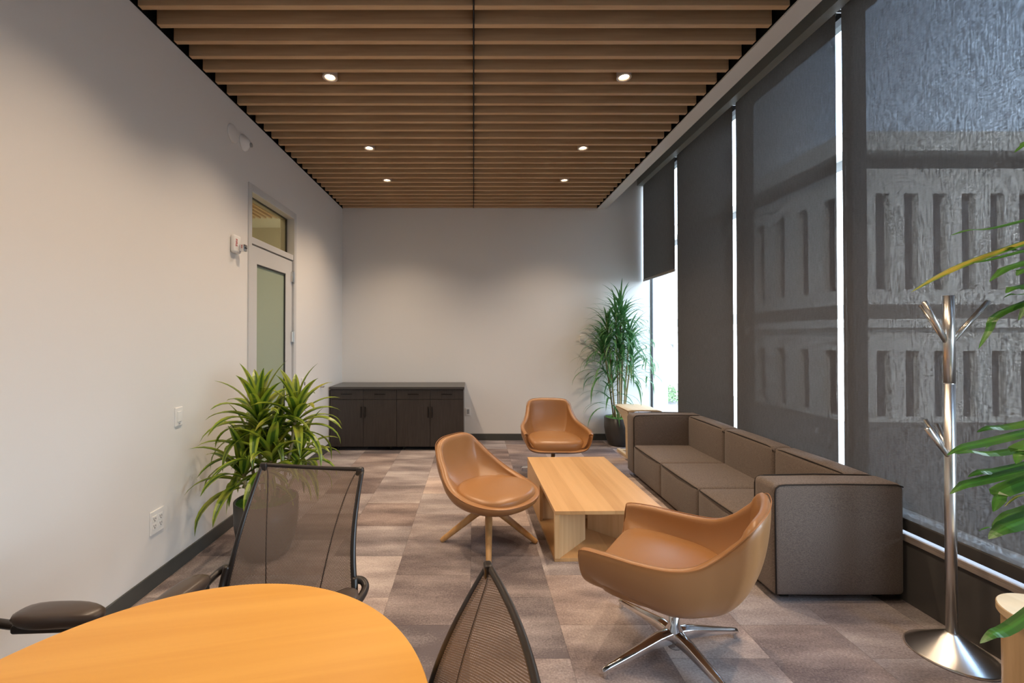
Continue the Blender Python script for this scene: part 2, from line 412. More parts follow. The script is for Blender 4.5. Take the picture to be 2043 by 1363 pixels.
def wall_cells(bm, axis, pos, thick, u0, u1, z0, z1, openings):
    """wall slab (axis 'x': plane x=pos..pos+thick running along y) with rectangular openings (u0,u1,z0,z1)"""
    us = sorted({u0, u1, *[v for o in openings for v in o[:2]]}); zs = sorted({z0, z1, *[v for o in openings for v in o[2:]]})
    for a, b in zip(us, us[1:]):
        for c, d in zip(zs, zs[1:]):
            mu, mz = (a + b) / 2, (c + d) / 2
            if any(o[0] < mu < o[1] and o[2] < mz < o[3] for o in openings): continue
            p = sorted((pos, pos + thick))
            if axis == 'x': box(bm, p[0], p[1], a, b, c, d)
            else: box(bm, a, b, p[0], p[1], c, d)
    bmesh.ops.remove_doubles(bm, verts=bm.verts[:], dist=1e-5)
    seen = {}
    for f in list(bm.faces):
        key = tuple(sorted(v.index for v in f.verts))
    bm.verts.index_update()
    for f in list(bm.faces):
        key = tuple(sorted(v.index for v in f.verts)); seen.setdefault(key, []).append(f)
    dead = [f for fs in seen.values() if len(fs) > 1 for f in fs]
    if dead: bmesh.ops.delete(bm, geom=dead, context='FACES')

# ------------------------------------------------------------------ room shell
XL, XK, YB, YF = -2.0, 2.56, 6.54, -2.6
ZS = 3.52      # underside of the slats
ZT = 4.25
bm = BM(); box(bm, XL - .2, 2.9, YF - .2, YB + .2, -.12, 0); struct(obj('floor', bm, 'carpet'))
bm = BM(); box(bm, XL - .2, 2.9, YF - .2, YB + .2, ZT, ZT + .15); struct(obj('ceiling', bm, 'black'))
D0, D1, DZ = 3.83, 4.79, 2.925
bm = BM(); wall_cells(bm, 'x', XL, -.15, YF - .2, YB + .2, 0, ZT, [(D0, D1, 0, DZ)]); struct(obj('wall_left', bm, 'paint'))
bm = BM(); box(bm, XL - .2, 2.95, YB, YB + .15, 0, ZT); struct(obj('wall_back', bm, 'paint'))
bm = BM(); box(bm, XL - .2, 2.95, YF - .15, YF, 0, ZT); struct(obj('wall_front', bm, 'paint'))
bm = BM(); box(bm, XK, 2.86, YF, YB, 0, .385); struct(obj('wall_right', bm, 'knee'))
bm = BM(); box(bm, XK - .012, 2.70, YF, YB, .385, .400); box(bm, XK - .012, XK, YF, YB, .362, .385); struct(obj('trim_1', bm, 'sill', bevel=.002))
bm = BM(); box(bm, 2.66, 2.86, YF, YB, 3.95, ZT); struct(obj('trim_2', bm, 'headbox'))
# flat soffit strip by the windows, its inner side painted black like the void over the slats
bm = BM(); box(bm, 1.886, 2.02, YF, YB, ZS, ZT); struct(obj('trim_3', bm, 'soffit'))
bm = BM(); box(bm, 1.878, 1.886, YF, YB, ZS + .012, ZT); struct(obj('trim_4', bm, 'black'))
bm = BM(); box(bm, XL, XL + .008, YF, YB, ZS + .006, ZT); struct(obj('trim_5', bm, 'black'))
bm = BM(); box(bm, XL + .008, 1.878, YB - .012, YB, ZS + .012, ZT); struct(obj('trim_6', bm, 'black'))
bm = BM(); box(bm, XL, XL + .012, YF, D0 - .03, 0, .10); box(bm, XL, XL + .012, D1 + .03, YB, 0, .10)
struct(obj('baseboard_left', bm, 'base', bevel=.003))
bm = BM(); box(bm, XL + .012, XK, YB - .012, YB, 0, .10); struct(obj('baseboard_back', bm, 'base', bevel=.003))
bm = BM(); box(bm, -.003, .003, .3, YB - .02, ZS + .004, ZS + .15); struct(obj('trim_7', bm, 'joint'))

# ceiling slats, one timber bar each side of the centre joint
for side, (x0, x1) in (('left', (XL + .022, -.005)), ('right', (.005, 1.862))):
    bm = BM(); box(bm, 0, x1 - x0, -.036, 0, 0, .13)
    first = obj('ceiling_slat', bm, 'slat', bevel=.002, seg=1)
    for i, k in enumerate(range(-14, 27)):
        o = first if i == 0 else first.copy()
        if i: COL.objects.link(o)
        o.location = (x0, 2.55 + .1519 * k, ZS)
        tag(o, 'long oak ceiling slat %s of the thin centre joint' % side, 'slat', 'ceiling slats %s of the joint' % side)

# ------------------------------------------------------------------ downlights
def spot(loc, e, size=105, blend=.75, col=(1, .76, .54), aim=None, r=.035):
    ld = bpy.data.lights.new('downlight lamp', 'SPOT'); ld.energy = e; ld.spot_size = R(size); ld.spot_blend = blend
    ld.color = col; ld.shadow_soft_size = r
    o = bpy.data.objects.new('downlight_lamp', ld); COL.objects.link(o); o.location = loc
    if aim: o.rotation_euler = (Vector(aim) - Vector(loc)).to_track_quat('-Z', 'Y').to_euler()
    return o
rows = [.786, 2.0, 3.216, 4.431, 5.343]
depth_word = {2: 'nearest', 3: 'middle', 4: 'farthest'}
first = None
for i, y in enumerate(rows):
    for side, x in (('left', -1.08), ('right', 1.13)):
        if i == 1: lab = 'round ceiling downlight on the %s, one row nearer than the lit ones in view' % side
        elif i == 0: lab = 'round ceiling downlight on the %s, above the round table end' % side
        else: lab = 'lit round downlight %s of the ceiling joint, %s of its row of three' % (side, depth_word[i])
        if first is None:
            t = thing('downlight', lab, 'light', (x, y, ZS - .004), 0, 'recessed downlights')
            bm = BM(); lathe(bm, [(.054, 0), (.054, .09), (.040, .09), (.036, .022), (.040, 0), (.054, 0)], 28, cap=False)
            obj('trim_ring', bm, 'trimring', t, True)
            bm = BM(); lathe(bm, [(0, .026), (.034, .026), (.034, .05), (0, .05)], 24, cap=False); obj('lens', bm, 'lens', t, True)
            first = t
        else:
            t = dup(first); t.location = (x, y, ZS - .004); tag(t, lab, 'light', 'recessed downlights')
        spot((x, y, ZS + .012), 80 if i > 1 else 76, 118, .9, r=.03)

# ------------------------------------------------------------------ door with transom
fr = BM()
box(fr, -.15, .012, D0 - .03, D0 + .025, 0, DZ + .02); box(fr, -.15, .012, D1 - .025, D1 + .03, 0, DZ + .02)
box(fr, -.15, .012, D0 + .025, D1 - .025, DZ - .05, DZ + .02); box(fr, -.13, .0, D0 + .025, D1 - .025, 2.415, 2.475)
door = thing('door_1', '', 'door', (XL, 0, 0)); del door['label']; del door['category']; struct(door)
obj('door_frame', fr, 'doorpaint', door, bevel=.004)
bm = BM(); box(bm, -.085, -.078, D0 + .025, D1 - .025, 2.475, DZ - .05); obj('transom_glass', bm, 'glass_transom', door)
bm = BM()
for (a, b_, c, d) in ((D0 + .025, D1 - .025, 2.475, 2.483), (D0 + .025, D1 - .025, DZ - .058, DZ - .05), (D0 + .025, D0 + .033, 2.475, DZ - .05), (D1 - .033, D1 - .025, 2.475, DZ - .05)):
    box(bm, -.09, -.07, a, b_, c, d)
obj('gasket', bm, 'frame_dark', door)
lf = BM()
wall_cells(lf, 'x', -.012, -.045, D0 + .03, D1 - .03, .012, 2.405, [(3.99, 4.60, .30, 2.245)])
leaf = obj('door_leaf', lf, 'doorpaint', door, bevel=.002)
bm = BM(); box(bm, -.04, -.028, 3.99, 4.60, .30, 2.245); obj('frosted_glass', bm, 'frosted', leaf)
bm = BM()
box(bm, -.03, -.016, 4.588, 4.60, .30, 2.245); box(bm, -.03, -.016, 3.99, 4.60, 2.233, 2.245)
obj('gasket', bm, 'frame_dark', leaf)
for z in (2.23, 1.57, .90, .25):
    bm = BM(); lathe(bm, [(.009, z - .06), (.009, z + .06)], 12, .008, D1 - .03); box(bm, -.012, .004, D1 - .06, D1 - .0, z - .055, z + .055)
    obj('hinge', bm, 'steel', door)
bm = BM(); tube(bm, [(-.01, D0 + .085, 1.0), (.05, D0 + .085, 1.0), (.055, D0 + .10, 1.0), (.055, D0 + .20, 1.0)], .009, 10)
lathe(bm, [(.026, .99), (.026, 1.01)], 16, -.0, D0 + .085); obj('door_handle', bm, 'steel', leaf, True)
# corridor beyond the door: a real shallow passage
bm = BM(); box(bm, -4.0, -3.9, 3.0, 7.6, 0, 3.6); struct(obj('wall_corridor', bm, 'corridor'))
bm = BM(); box(bm, -3.9, -2.15, 7.4, 7.6, 0, 3.6); box(bm, -3.9, -2.15, 2.9, 3.0, 0, 3.6); struct(obj('wall_corridor_end', bm, 'corridor'))
bm = BM(); box(bm, -4.0, -2.15, 2.9, 7.6, 3.45, 3.6); struct(obj('ceiling_corridor', bm, 'corridor'))
bm = BM(); box(bm, -4.0, -2.15, 2.9, 7.6, -.12, 0); struct(obj('floor_corridor', bm, 'carpet'))
bm = BM()
for k in range(9): box(bm, -3.6 + .085 * k, -3.565 + .085 * k, 5.7, 6.5, 3.36, 3.45)
tag(obj('slatted_ceiling_panel', bm, 'slat'), 'small slatted ceiling panel seen through the glass above the door', 'ceiling panel')
ld = bpy.data.lights.new('corridor lamp', 'AREA'); ld.energy = 22; ld.size = .6; ld.color = (1, .86, .66)
o = bpy.data.objects.new('corridor_lamp', ld); COL.objects.link(o); o.location = (-3.0, 4.7, 3.4)

# ------------------------------------------------------------------ windows and mullions
BX = 2.575
mull = [6.515, 5.478, 4.263, 3.048, 1.833, .618, -.597, -1.812]
gy = [YB] + mull[1:] + [YF]
for i in range(len(gy) - 1):
    a, b_ = gy[i + 1], gy[i]
    w = thing('window_%d' % (i + 1), '', 'window', (0, 0, 0)); del w['label']; del w['category']; struct(w)
    bm = BM(); box(bm, 2.705, 2.713, a + .01, b_ - .01, .42, 3.95); obj('pane', bm, 'glass', w)
    bm = BM()
    box(bm, 2.66, 2.76, a - .0375, a + .0375, .40, 3.95)
    box(bm, 2.68, 2.74, a + .0375, b_ - .0375, .40, .44); box(bm, 2.68, 2.74, a + .0375, b_ - .0375, 3.90, 3.95)
    if i == 0: box(bm, 2.695, 2.72, YB - .02, YB, .40, 3.95)
    obj('window_frame', bm, 'frame_dark' if i == 0 else 'mullion', w)
    if a < 1.0:      # beside and behind the camera: unseen blinds added half way to cut sky light
        bm = BM(); box(bm, BX - .0006, BX + .0006, a + .03, b_ - .03, 1.86, 3.87); obj('blind_fabric', bm, 'blind', w)
        bm = BM(); box(bm, BX - .010, BX + .010, a + .03, b_ - .03, 1.82, 1.86); obj('hem_bar', bm, 'hem', w)
bm = BM(); box(bm, 2.86, 2.95, YF, YB, -3.2, .385); struct(obj('wall_outside', bm, 'concrete'))

# roller blinds
BX = 2.575
spans = [(5.495, 6.515, 2.44), (4.264, 5.427, .43), (3.043, 4.208, .43), (1.83, 2.993, .43)]
names = ['short raised dark roller blind beside the tall corner plant', 'full length dark roller blind, second from the back wall',
         'full length dark roller blind right behind the grey sofa', 'wide dark roller blind behind the steel coat stand']
for (a, b_, z0), lab in zip(spans, names):
    t = thing('roller_blind', lab, 'blind', (BX, (a + b_) / 2, z0), 0, 'roller blinds along the window wall')
    hw = (b_ - a) / 2
    bm = BM()
    zt = 3.87 - z0; n = 8
    box(bm, -.0006, .0006, -hw, hw, .115 if z0 < 1 else .0, zt)
    obj('blind_fabric', bm, 'blind', t)
    if z0 < 1:
        bm = BM(); box(bm, -.0012, .0012, -hw, hw, .052, .115); obj('skylit_strip', bm, 'blind_skylit', t)  # bottom strip of the blind, coloured paler in place of sky light
        bm = BM(); rbox(bm, -.010, .010, -hw, hw, -.015, .055, .008, n=1); obj('hem_bar', bm, 'hem', t, True)
    else:
        bm = BM(); rbox(bm, -.010, .010, -hw, hw, -.035, .002, .008, n=1); o = obj('hem_bar', bm, 'sill', t, True); o['label'] = 'pale metal hem bar'
    bm = BM(); tube(bm, [(.035, -hw, zt + .06), (.035, hw, zt + .06)], .035, 16); obj('roller_tube', bm, 'blind', t, True)
    for y in (-hw - .012, hw + .005):
        bm = BM(); box(bm, .0, .07, y, y + .006, zt + .0, zt + .1); obj('bracket', bm, 'steel', t)
# continuous head box the blinds hang from
bm = BM(); box(bm, 2.48, 2.488, YF, 6.50, 3.86, 4.10); box(bm, 2.488, 2.56, YF, 6.50, 3.86, 3.866)
box(bm, 2.48, 2.66, 6.50, 6.506, 3.86, 4.10); box(bm, 2.48, 2.66, YF, 6.506, 4.10, 4.108)
struct(obj('trim_8', bm, 'headbox'))
# side cable guides in the gaps
for y in (5.461, 4.236, 3.018):
    bm = BM(); box(bm, 2.612, 2.618, y - .004, y + .004, .40, 3.90)
    struct(obj('trim_%d' % (9 + int(6 - y)), bm, 'plastic'))

# ------------------------------------------------------------------ outside
bm = BM(); box(bm, 2.95, 90, -40, 110, -3.3, -3.0); struct(obj('ground', bm, 'asphalt'))
bld = thing('office_building', 'pale stone office building with tall slot windows across the street', 'building', (20, 23, -3.0))
opA = []; opB = []
for z0, z1 in ((4.1, 9.26), (-2.75, .82)):
    for k in range(17): opA.append((.75 + 1.93 * k, 1.55 + 1.93 * k, z0 + 3, z1 + 3))
    for k in range(9): opB.append((1.55 + 1.54 * k, 2.30 + 1.54 * k, z0 + 3, z1 + 3))
bm = BM(); wall_cells(bm, 'x', 0, .45, .45, 36, 0, 13.6, opA); wall_cells(bm, 'y', 0, .45, 0, 26, 0, 13.6, opB)
obj('facade_wall', bm, 'concrete', bld)
bm = BM(); box(bm, .25, 26, .25, 36, 13.6, 14.3); obj('shadow_gap', bm, 'facade_shade', bld)  # recess below the cornice, its shadow deepened by dark colour
bm = BM(); box(bm, -.03, 26, -.03, 36, 5.55, 6.30); obj('painted_shade_band', bm, 'facade_shade', bld)  # flat band coloured dark in place of a shaded recess
bm = BM(); box(bm, -.75, 26, -.75, 36, 14.25, 15.25); obj('cornice', bm, 'concrete', bld)
bm = BM(); box(bm, -.30, 26, -.30, 36, 5.05, 5.45); obj('string_course', bm, 'concrete', bld)
wa = BM(); box(wa, .34, .36, 0, .8, 0, 1)
def pane(ax, o4):
    b2 = BM()
    if ax == 'x': box(b2, .34, .37, o4[0], o4[1], o4[2], o4[3])
    else: box(b2, o4[0], o4[1], .34, .37, o4[2], o4[3])
    obj('window_pane', b2, 'pane_dark', bld)
wa.free()
for o4 in opA: pane('x', o4)
for o4 in opB: pane('y', o4)
bm = BM()
rs = random.Random(3)
t = thing('shrub', 'green street shrub seen through the gap below the raised blind', 'shrub', (12.9, 30, -3))
for k in range(900):
    a, e, rr = rs.uniform(0, 2 * pi), rs.uniform(-.2, 1.5), rs.uniform(.6, 1.15)
    p = Vector((cos(a) * cos(e) * rr * 1.2, sin(a) * cos(e) * rr * 1.2, .35 + sin(e) * rr * .9))
    d = Vector((rs.uniform(-1, 1), rs.uniform(-1, 1), rs.uniform(-1, 1))).normalized() * .09
    s = d.cross(Vector((rs.uniform(-1, 1), rs.uniform(-1, 1), rs.uniform(-1, 1)))).normalized() * .06
    bm.faces.new([bm.verts.new(p - d), bm.verts.new(p + s), bm.verts.new(p + d), bm.verts.new(p - s)])
obj('foliage', bm, 'leafmass', t)
bm = BM(); tube(bm, [(0, 0, 0), (0, 0, .7)], .05); obj('stem', bm, 'cane', t)

# ------------------------------------------------------------------ console cabinets
for ci, (x0, lab) in enumerate(((-1.978, 'dark two-door cabinet on castors, left half of the pair by the back wall'), (-1.058, 'dark two-door cabinet on castors, right half of the pair by the back wall'))):
    w = .918; y0, y1 = 5.93, 6.50
    t = thing('storage_cabinet', lab, 'cabinet', (x0, y0, 0), 0, 'pair of dark cabinets')
    bm = BM(); box(bm, 0, w, .02, y1 - y0, .055, .845); obj('carcass', bm, 'console', t, bevel=.001)
    for j in range(2):
        a = .002 + j * .459; b_ = a + .455
        bm = BM(); box(bm, a, b_, 0, .019, .71, .842); d = obj('drawer', bm, 'console', t, bevel=.0015)
        bm = BM(); c = (a + b_) / 2; box(bm, c - .075, c + .075, -.026, -.018, .773, .785)
        for xx in (c - .065, c + .055): box(bm, xx, xx + .01, -.018, 0, .774, .784)
        obj('handle', bm, 'handle_dark', d, bevel=.001)
        bm = BM(); box(bm, a, b_, 0, .019, .057, .703); d = obj('cabinet_door', bm, 'console', t, bevel=.0015)
        xx = b_ - .03 if j == 0 else a + .018
        bm = BM(); box(bm, xx, xx + .012, -.026, -.018, .46, .61)
        for zz in (.47, .59): box(bm, xx + .001, xx + .011, -.018, 0, zz, zz + .01)
        obj('handle', bm, 'handle_dark', d, bevel=.001)
    for xx in (.09, w - .09):
        for yy in (.08, .48):
            bm = BM(); tube(bm, [(xx - .012, yy, .022), (xx + .012, yy, .022)], .022, 14); box(bm, xx - .016, xx + .016, yy - .012, yy + .012, .03, .056)
            obj('castor', bm, 'dark', t)
bm = BM(); box(bm, -1.984, -.128, 5.91, 6.525, .847, .880)
tag(obj('worktop', bm, 'console_top', bevel=.003), 'long dark laminate worktop lying over both dark cabinets', 'worktop')

# ------------------------------------------------------------------ wall devices
def plate(name, label, cat, y, z, w, h, th=.008, mat='plastic', bev=.003):
    t = thing(name, label, cat, (XL, y, z))
    bm = BM(); box(bm, 0, th, -w / 2, w / 2, -h / 2, h / 2); obj('cover_plate', bm, mat, t, bevel=bev)
    return t
t = plate('light_switch', 'white rocker light switch on the left wall above the power socket', 'switch', 2.915, 1.03, .073, .125)
bm = BM(); box(bm, .008, .012, -.018, .018, -.035, .035); obj('rocker', bm, 'plastic', t, bevel=.002)
bm = BM(); box(bm, .0085, .0125, -.006, .006, -.048, -.044); obj('brand_mark', bm, 'plastic_grey', t)
t = plate('power_socket', 'white double power socket low on the left wall', 'socket', 2.72, .41, .115, .145)
for dy in (-.026, .026):
    for dz in (-.022, .022):
        bm = BM(); box(bm, .008, .0105, dy - .019, dy + .019, dz - .019, dz + .019); s = obj('receptacle', bm, 'plastic', t, bevel=.001)
        bm = BM(); box(bm, .0105, .0112, dy - .009, dy - .006, dz - .004, dz + .009); box(bm, .0105, .0112, dy + .006, dy + .009, dz - .004, dz + .007)
        box(bm, .0105, .0112, dy - .003, dy + .003, dz - .014, dz - .008); obj('slot', bm, 'dark', s)
t = plate('card_reader', 'slim white access reader with dark button beside the door', 'reader', 5.02, 1.02, .07, .14, .02)
bm = BM(); box(bm, .02, .024, .012, .03, -.02, .02); obj('button', bm, 'dark', t, bevel=.001)
t = thing('wall_stop', 'small round metal door stop on the left wall near the cabinets', 'door stop', (XL, 5.63, .925))
def lathe_x(bm, prof, seg=28, dy=0, dz=0):
    b2 = bmesh.new(); lathe(b2, prof, seg, cap=False)
    mt = Matrix.Translation((0, dy, dz)) @ Matrix.Rotation(R(90), 4, 'Y')
    vm = {}
    for v in b2.verts: vm[v] = bm.verts.new(mt @ v.co)
    for f in b2.faces: bm.faces.new([vm[v] for v in f.verts])
    b2.free()
bm = BM(); lathe_x(bm, [(.0, 0), (.036, 0), (.036, .004), (.0, .004)]); obj('back_plate', bm, 'plastic', t)
bm = BM(); lathe_x(bm, [(.0, .004), (.020, .004), (.023, .03), (.017, .042), (0, .044)]); obj('bumper', bm, 'steel', t, True)
t = thing('blank_wall_plate', 'flat round white cover plate high on the left wall', 'cover plate', (XL, 3.55, 3.255))
bm = BM(); lathe_x(bm, [(0, 0), (.076, 0), (.074, .008), (.066, .013), (0, .015)], 40); obj('cover', bm, 'paint', t, True)
t = thing('wall_sensor', 'round white wall sensor with dark eye beside the flat round plate', 'sensor', (XL, 3.72, 3.255))
bm = BM(); lathe_x(bm, [(0, 0), (.070, 0), (.068, .012), (.05, .03), (.03, .05), (0, .055)], 40); obj('housing', bm, 'plastic', t, True)
bm = BM(); lathe_x(bm, [(0, .03), (.019, .03), (.019, .062), (0, .064)], 20, .022, -.01); obj('sensor_eye', bm, 'plastic_grey', t, True)
t = thing('fire_alarm', 'white fire alarm strobe with red lettering left of the door', 'alarm', (XL, 3.575, 2.34))
bm = BM(); rbox(bm, 0, .04, -.055, .055, -.075, .075, .018, n=2); obj('housing', bm, 'plastic', t, True)
bm = BM(); rbox(bm, .038, .085, .012, .058, -.055, .005, .008, n=1); s = obj('strobe_lens', bm, 'chrome', t, True)
bm = BM(); box(bm, .05, .088, .02, .05, -.03, -.02); obj('flash_tube', bm, 'dark', s)
fc = bpy.data.curves.new('fire_lettering', 'FONT'); fc.body = 'FIRE'; fc.size = .036; fc.extrude = .0006; fc.align_x = 'CENTER'; fc.align_y = 'CENTER'
fc.materials.append(M['red'])
tmp = bpy.data.objects.new('lettering_curve', fc); COL.objects.link(tmp); bpy.context.view_layer.update()
me = bpy.data.meshes.new_from_object(tmp.evaluated_get(bpy.context.evaluated_depsgraph_get()))
bpy.data.objects.remove(tmp)
fo = bpy.data.objects.new('lettering', me); COL.objects.link(fo); fo.parent = t
if not me.materials: me.materials.append(M['red'])
fo.location = (.0415, -.030, .008)
fo.rotation_euler = Matrix(((0, 0, 1), (0, 1, 0), (-1, 0, 0))).to_euler()
t = thing('wall_socket', 'small white socket low on the back wall just right of the cabinets', 'socket', (-.085, YB, .435))
bm = BM(); box(bm, -.036, .036, -.008, 0, -.058, .058); obj('cover_plate', bm, 'plastic', t, bevel=.002)
bm = BM(); box(bm, -.018, .018, -.011, -.008, -.035, .035); obj('receptacle', bm, 'plastic_grey', t, bevel=.001)
t = thing('thermostat', 'small white thermostat on the back wall left of the tall plant', 'thermostat', (1.655, YB, 1.535))
bm = BM(); rbox(bm, -.042, .042, -.022, 0, -.06, .06, .008, n=1); obj('housing', bm, 'plastic', t, True)
for k in range(6):
    bm = BM(); box(bm, -.034, .034, -.0232, -.0215, -.045 + .016 * k, -.038 + .016 * k); obj('louvre', bm, 'plastic', t)

# ------------------------------------------------------------------ coffee table
t = thing('coffee_table', 'low oak coffee table with slanted inner panels in front of the sofa', 'table', (.565, 3.0, 0), R(1.0))
W_, L_, H_ = .775, 1.345, .357
bm = BM(); box(bm, 0, W_, 0, L_, H_ - .026, H_); obj('tabletop', bm, 'oak_coffee', t, bevel=.0015)
bm = BM(); box(bm, 0, W_, .012, L_, 0.0, .026); obj('bottom_shelf', bm, 'oak_coffee', t, bevel=.0015)
def slab(bm, ax, ay, bx_, by_, th, z0, z1):
    d = Vector((bx_ - ax, by_ - ay, 0)).normalized(); n_ = Vector((-d.y, d.x, 0)) * th
    P = [Vector((ax, ay, 0)), Vector((bx_, by_, 0)), Vector((bx_, by_, 0)) + n_, Vector((ax, ay, 0)) + n_]
    lo = [bm.verts.new((p.x, p.y, z0)) for p in P]; hi = [bm.verts.new((p.x, p.y, z1)) for p in P]
    bm.faces.new(lo); bm.faces.new(hi)
    for i in range(4): bm.faces.new((lo[i], lo[(i + 1) % 4], hi[(i + 1) % 4], hi[i]))
bm = BM()
pts = [(0, 0.004), (.030, .004), (.29, .285), (.265, .31), (0, .035)]
lo = [bm.verts.new((x, y, .026)) for x, y in pts]; hi = [bm.verts.new((x, y, H_ - .026)) for x, y in pts]
bm.faces.new(lo); bm.faces.new(hi)
for i in range(5): bm.faces.new((lo[i], lo[(i + 1) % 5], hi[(i + 1) % 5], hi[i]))
obj('slanted_panel', bm, 'oak_coffee_x', t)
bm = BM(); slab(bm, .36, .47, .76, .06, .026, .026, H_ - .026); obj('slanted_panel', bm, 'oak_coffee_x', t)
bm = BM(); box(bm, .026, .62, .66, .686, .026, H_ - .026); obj('cross_panel', bm, 'oak_coffee_x', t)
bm = BM(); box(bm, 0, .026, .62, L_ - .01, .026, H_ - .026); obj('side_panel', bm, 'oak_coffee', t)
bm = BM(); box(bm, W_ - .026, W_, .75, L_ - .01, .026, H_ - .026); obj('side_panel', bm, 'oak_coffee', t)

# ------------------------------------------------------------------ sofa
SX0, SX1, SY0, SY1 = 1.765, 2.538, 2.535, 4.96
t = thing('sofa', 'long dark grey-brown three-seat sofa with black piping by the blinds', 'sofa', (0, 0, 0))
t.location = (SX0, SY0, 0)
SW = SX1 - SX0; SL = SY1 - SY0; AT = .19; AH = .70
def pipe(name, pts, parent, r=.0042, closed=False):
    bm = BM(); tube(bm, pts, r, 6, closed); return obj(name, bm, 'sofa_pipe', parent, True)
def edge_path(a, b_, r=.03):
    return [a, b_]
for y0, face in ((0, -1), (SL - AT, 1)):
    bm = BM(); rbox(bm, 0, SW, y0, y0 + AT, .045, AH, .032, (.006, .008, .006), 5); a = obj('armrest', bm, 'sofa', t, True)
    for yy, s in ((y0 + .004, -1), (y0 + AT - .004, 1)):
        q = .012
        pth = [(q, yy, .06), (q - .004, yy, AH - .05), (.014, yy, AH - .024), (.034, yy, AH - .008), (.07, yy, AH - .003), (SW / 2, yy - s * -.004, AH + .002), (SW - .05, yy, AH - .003), (SW - .012, yy, AH - .015)]
        pipe('piping', pth, a, .0046)
seat_l = (SL - 2 * AT) / 3
for k in range(3):
    y0 = AT + k * seat_l + .002; y1 = y0 + seat_l - .004
    bm = BM(); rbox(bm, .002, SW - .14, y0, y1, .05, .375, .028, (.010, .004, .016), 6); s_ = obj('seat_cushion', bm, 'sofa', t, True)
    pipe('piping', [(.010, y0 + .012, .362), (.002, y0 + .06, .366), (-.004, (y0 + y1) / 2, .368), (.002, y1 - .06, .366), (.010, y1 - .012, .362)], s_)
    bm = BM(); rbox(bm, SW - .17, SW - .002, y0, y1, .10, AH - .002, .032, (.016, .003, .010), 6); s_ = obj('back_cushion', bm, 'sofa', t, True)
    pipe('piping', [(SW - .165, y0 + .008, AH - .04), (SW - .160, y0 + .03, AH - .017), (SW - .162, y0 + .08, AH - .010), (SW - .166, (y0 + y1) / 2, AH - .006), (SW - .162, y1 - .08, AH - .010), (SW - .160, y1 - .03, AH - .017), (SW - .165, y1 - .008, AH - .04)], s_)
for xx in (.09, SW - .12):
    for yy in (.08, SL / 2, SL - .12):
        bm = BM(); box(bm, xx, xx + .05, yy, yy + .05, 0, .05); obj('foot', bm, 'dark', t)

# ------------------------------------------------------------------ tub chairs
def shell_mesh(rim, zc, thick, f_pow, g_pow, nrow=16, cx=0.0, slope=0.0):
    def sm(q):
        q = max(0, min(1, (.16 - q) / .56)); return q * q * (3 - 2 * q)
    half = rim; full = list(half) + [(x, -y, z) for (x, y, z) in reversed(half[1:-1])]
    R_ = catmull(full, 7, True)
    bm = BM(); rings = []
    for j in range(1, nrow + 1):
        v = j / nrow
        ring = []
        for p in R_:
            k = sm(p.x); f = 1 - (1 - v) ** (f_pow - .15 * k); g = v ** (g_pow - .12 * k)
            x = cx + (p.x - cx) * f; pan = lambda q: slope * max(0, q - cx) ** 1.15
            ring.append(bm.verts.new((x, p.y * f, zc + pan(x) + (p.z - zc - pan(p.x)) * g)))
        rings.append(ring)
    c = bm.verts.new((cx, 0, zc)); n = len(R_)
    for i in range(n): bm.faces.new((c, rings[0][(i + 1) % n], rings[0][i]))
    for a, b_ in zip(rings, rings[1:]):
        for i in range(n): bm.faces.new((a[i], a[(i + 1) % n], b_[(i + 1) % n], b_[i]))
    return bm, R_
def make_shell(t, rim, zc, thick, fp, gp, cx, slope=0.0):
    bm, R_ = shell_mesh(rim, zc, thick, fp, gp, cx=cx, slope=slope)
    o = obj('shell', bm, 'leather', t, True)
    # normals face out: thickness grows inwards
    md = o.modifiers.new('thick', 'SOLIDIFY'); md.thickness = thick; md.offset = -1; md.use_even_offset = False
    md = o.modifiers.new('sub', 'SUBSURF'); md.levels = 1; md.render_levels = 1
    bm = BM(); tube(bm, [Vector((p.x * .999, p.y * .997, p.z - .004)) for p in R_], .0022, 6, True)
    obj('rim_seam', bm, 'leather_seam', o, True)
    return o
def cushion(t, x0, x1, hw, z0, z1, n=3.0, back_n=2.2, taper=.86):
    bm = BM(); seg = 64; rings = []
    cx, hx = (x0 + x1) / 2, (x1 - x0) / 2
    prof = [(.88, 0), (.965, .10), (.995, .30), (1.0, .5), (.992, .68), (.965, .82), (.90, .91), (.6, .985), (0, 1.0)]
    for s, h in prof:
        if s == 0: rings.append([bm.verts.new((cx, 0, z1))]); continue
        ring = []
        for i in range(seg):
            a = 2 * pi * i / seg; ca, sa = cos(a), sin(a); e = n if ca > 0 else back_n
            k = (abs(ca) ** e + abs(sa) ** e) ** (-1 / e)
            x = ca * k * hx * s; y = sa * k * hw * s
            y *= taper + (1 - taper) * min(1, max(0, (x / hx + 1) / 1.2))
            ring.append(bm.verts.new((cx + x, y, z0 + (z1 - z0) * h)))
        rings.append(ring)
    for a, b_ in zip(rings, rings[1:]):
        for i in range(seg):
            j = (i + 1) % seg
            if len(b_) == 1: bm.faces.new((a[i], a[j], b_[0]))
            else: bm.faces.new((a[i], a[j], b_[j], b_[i]))
    bm.faces.new(rings[0])
    return obj('seat_cushion', bm, 'leather', t, True)
RIM_A = [(.335, 0, .375), (.336, .14, .375), (.342, .235, .385), (.346, .300, .415), (.348, .332, .47), (.346, .352, .540), (.325, .360, .570), (.20, .368, .580), (.07, .366, .580),
         (-.06, .350, .588), (-.155, .318, .612), (-.225, .288, .662), (-.285, .270, .725), (-.335, .255, .785), (-.372, .205, .824), (-.392, .10, .834), (-.396, 0, .835)]
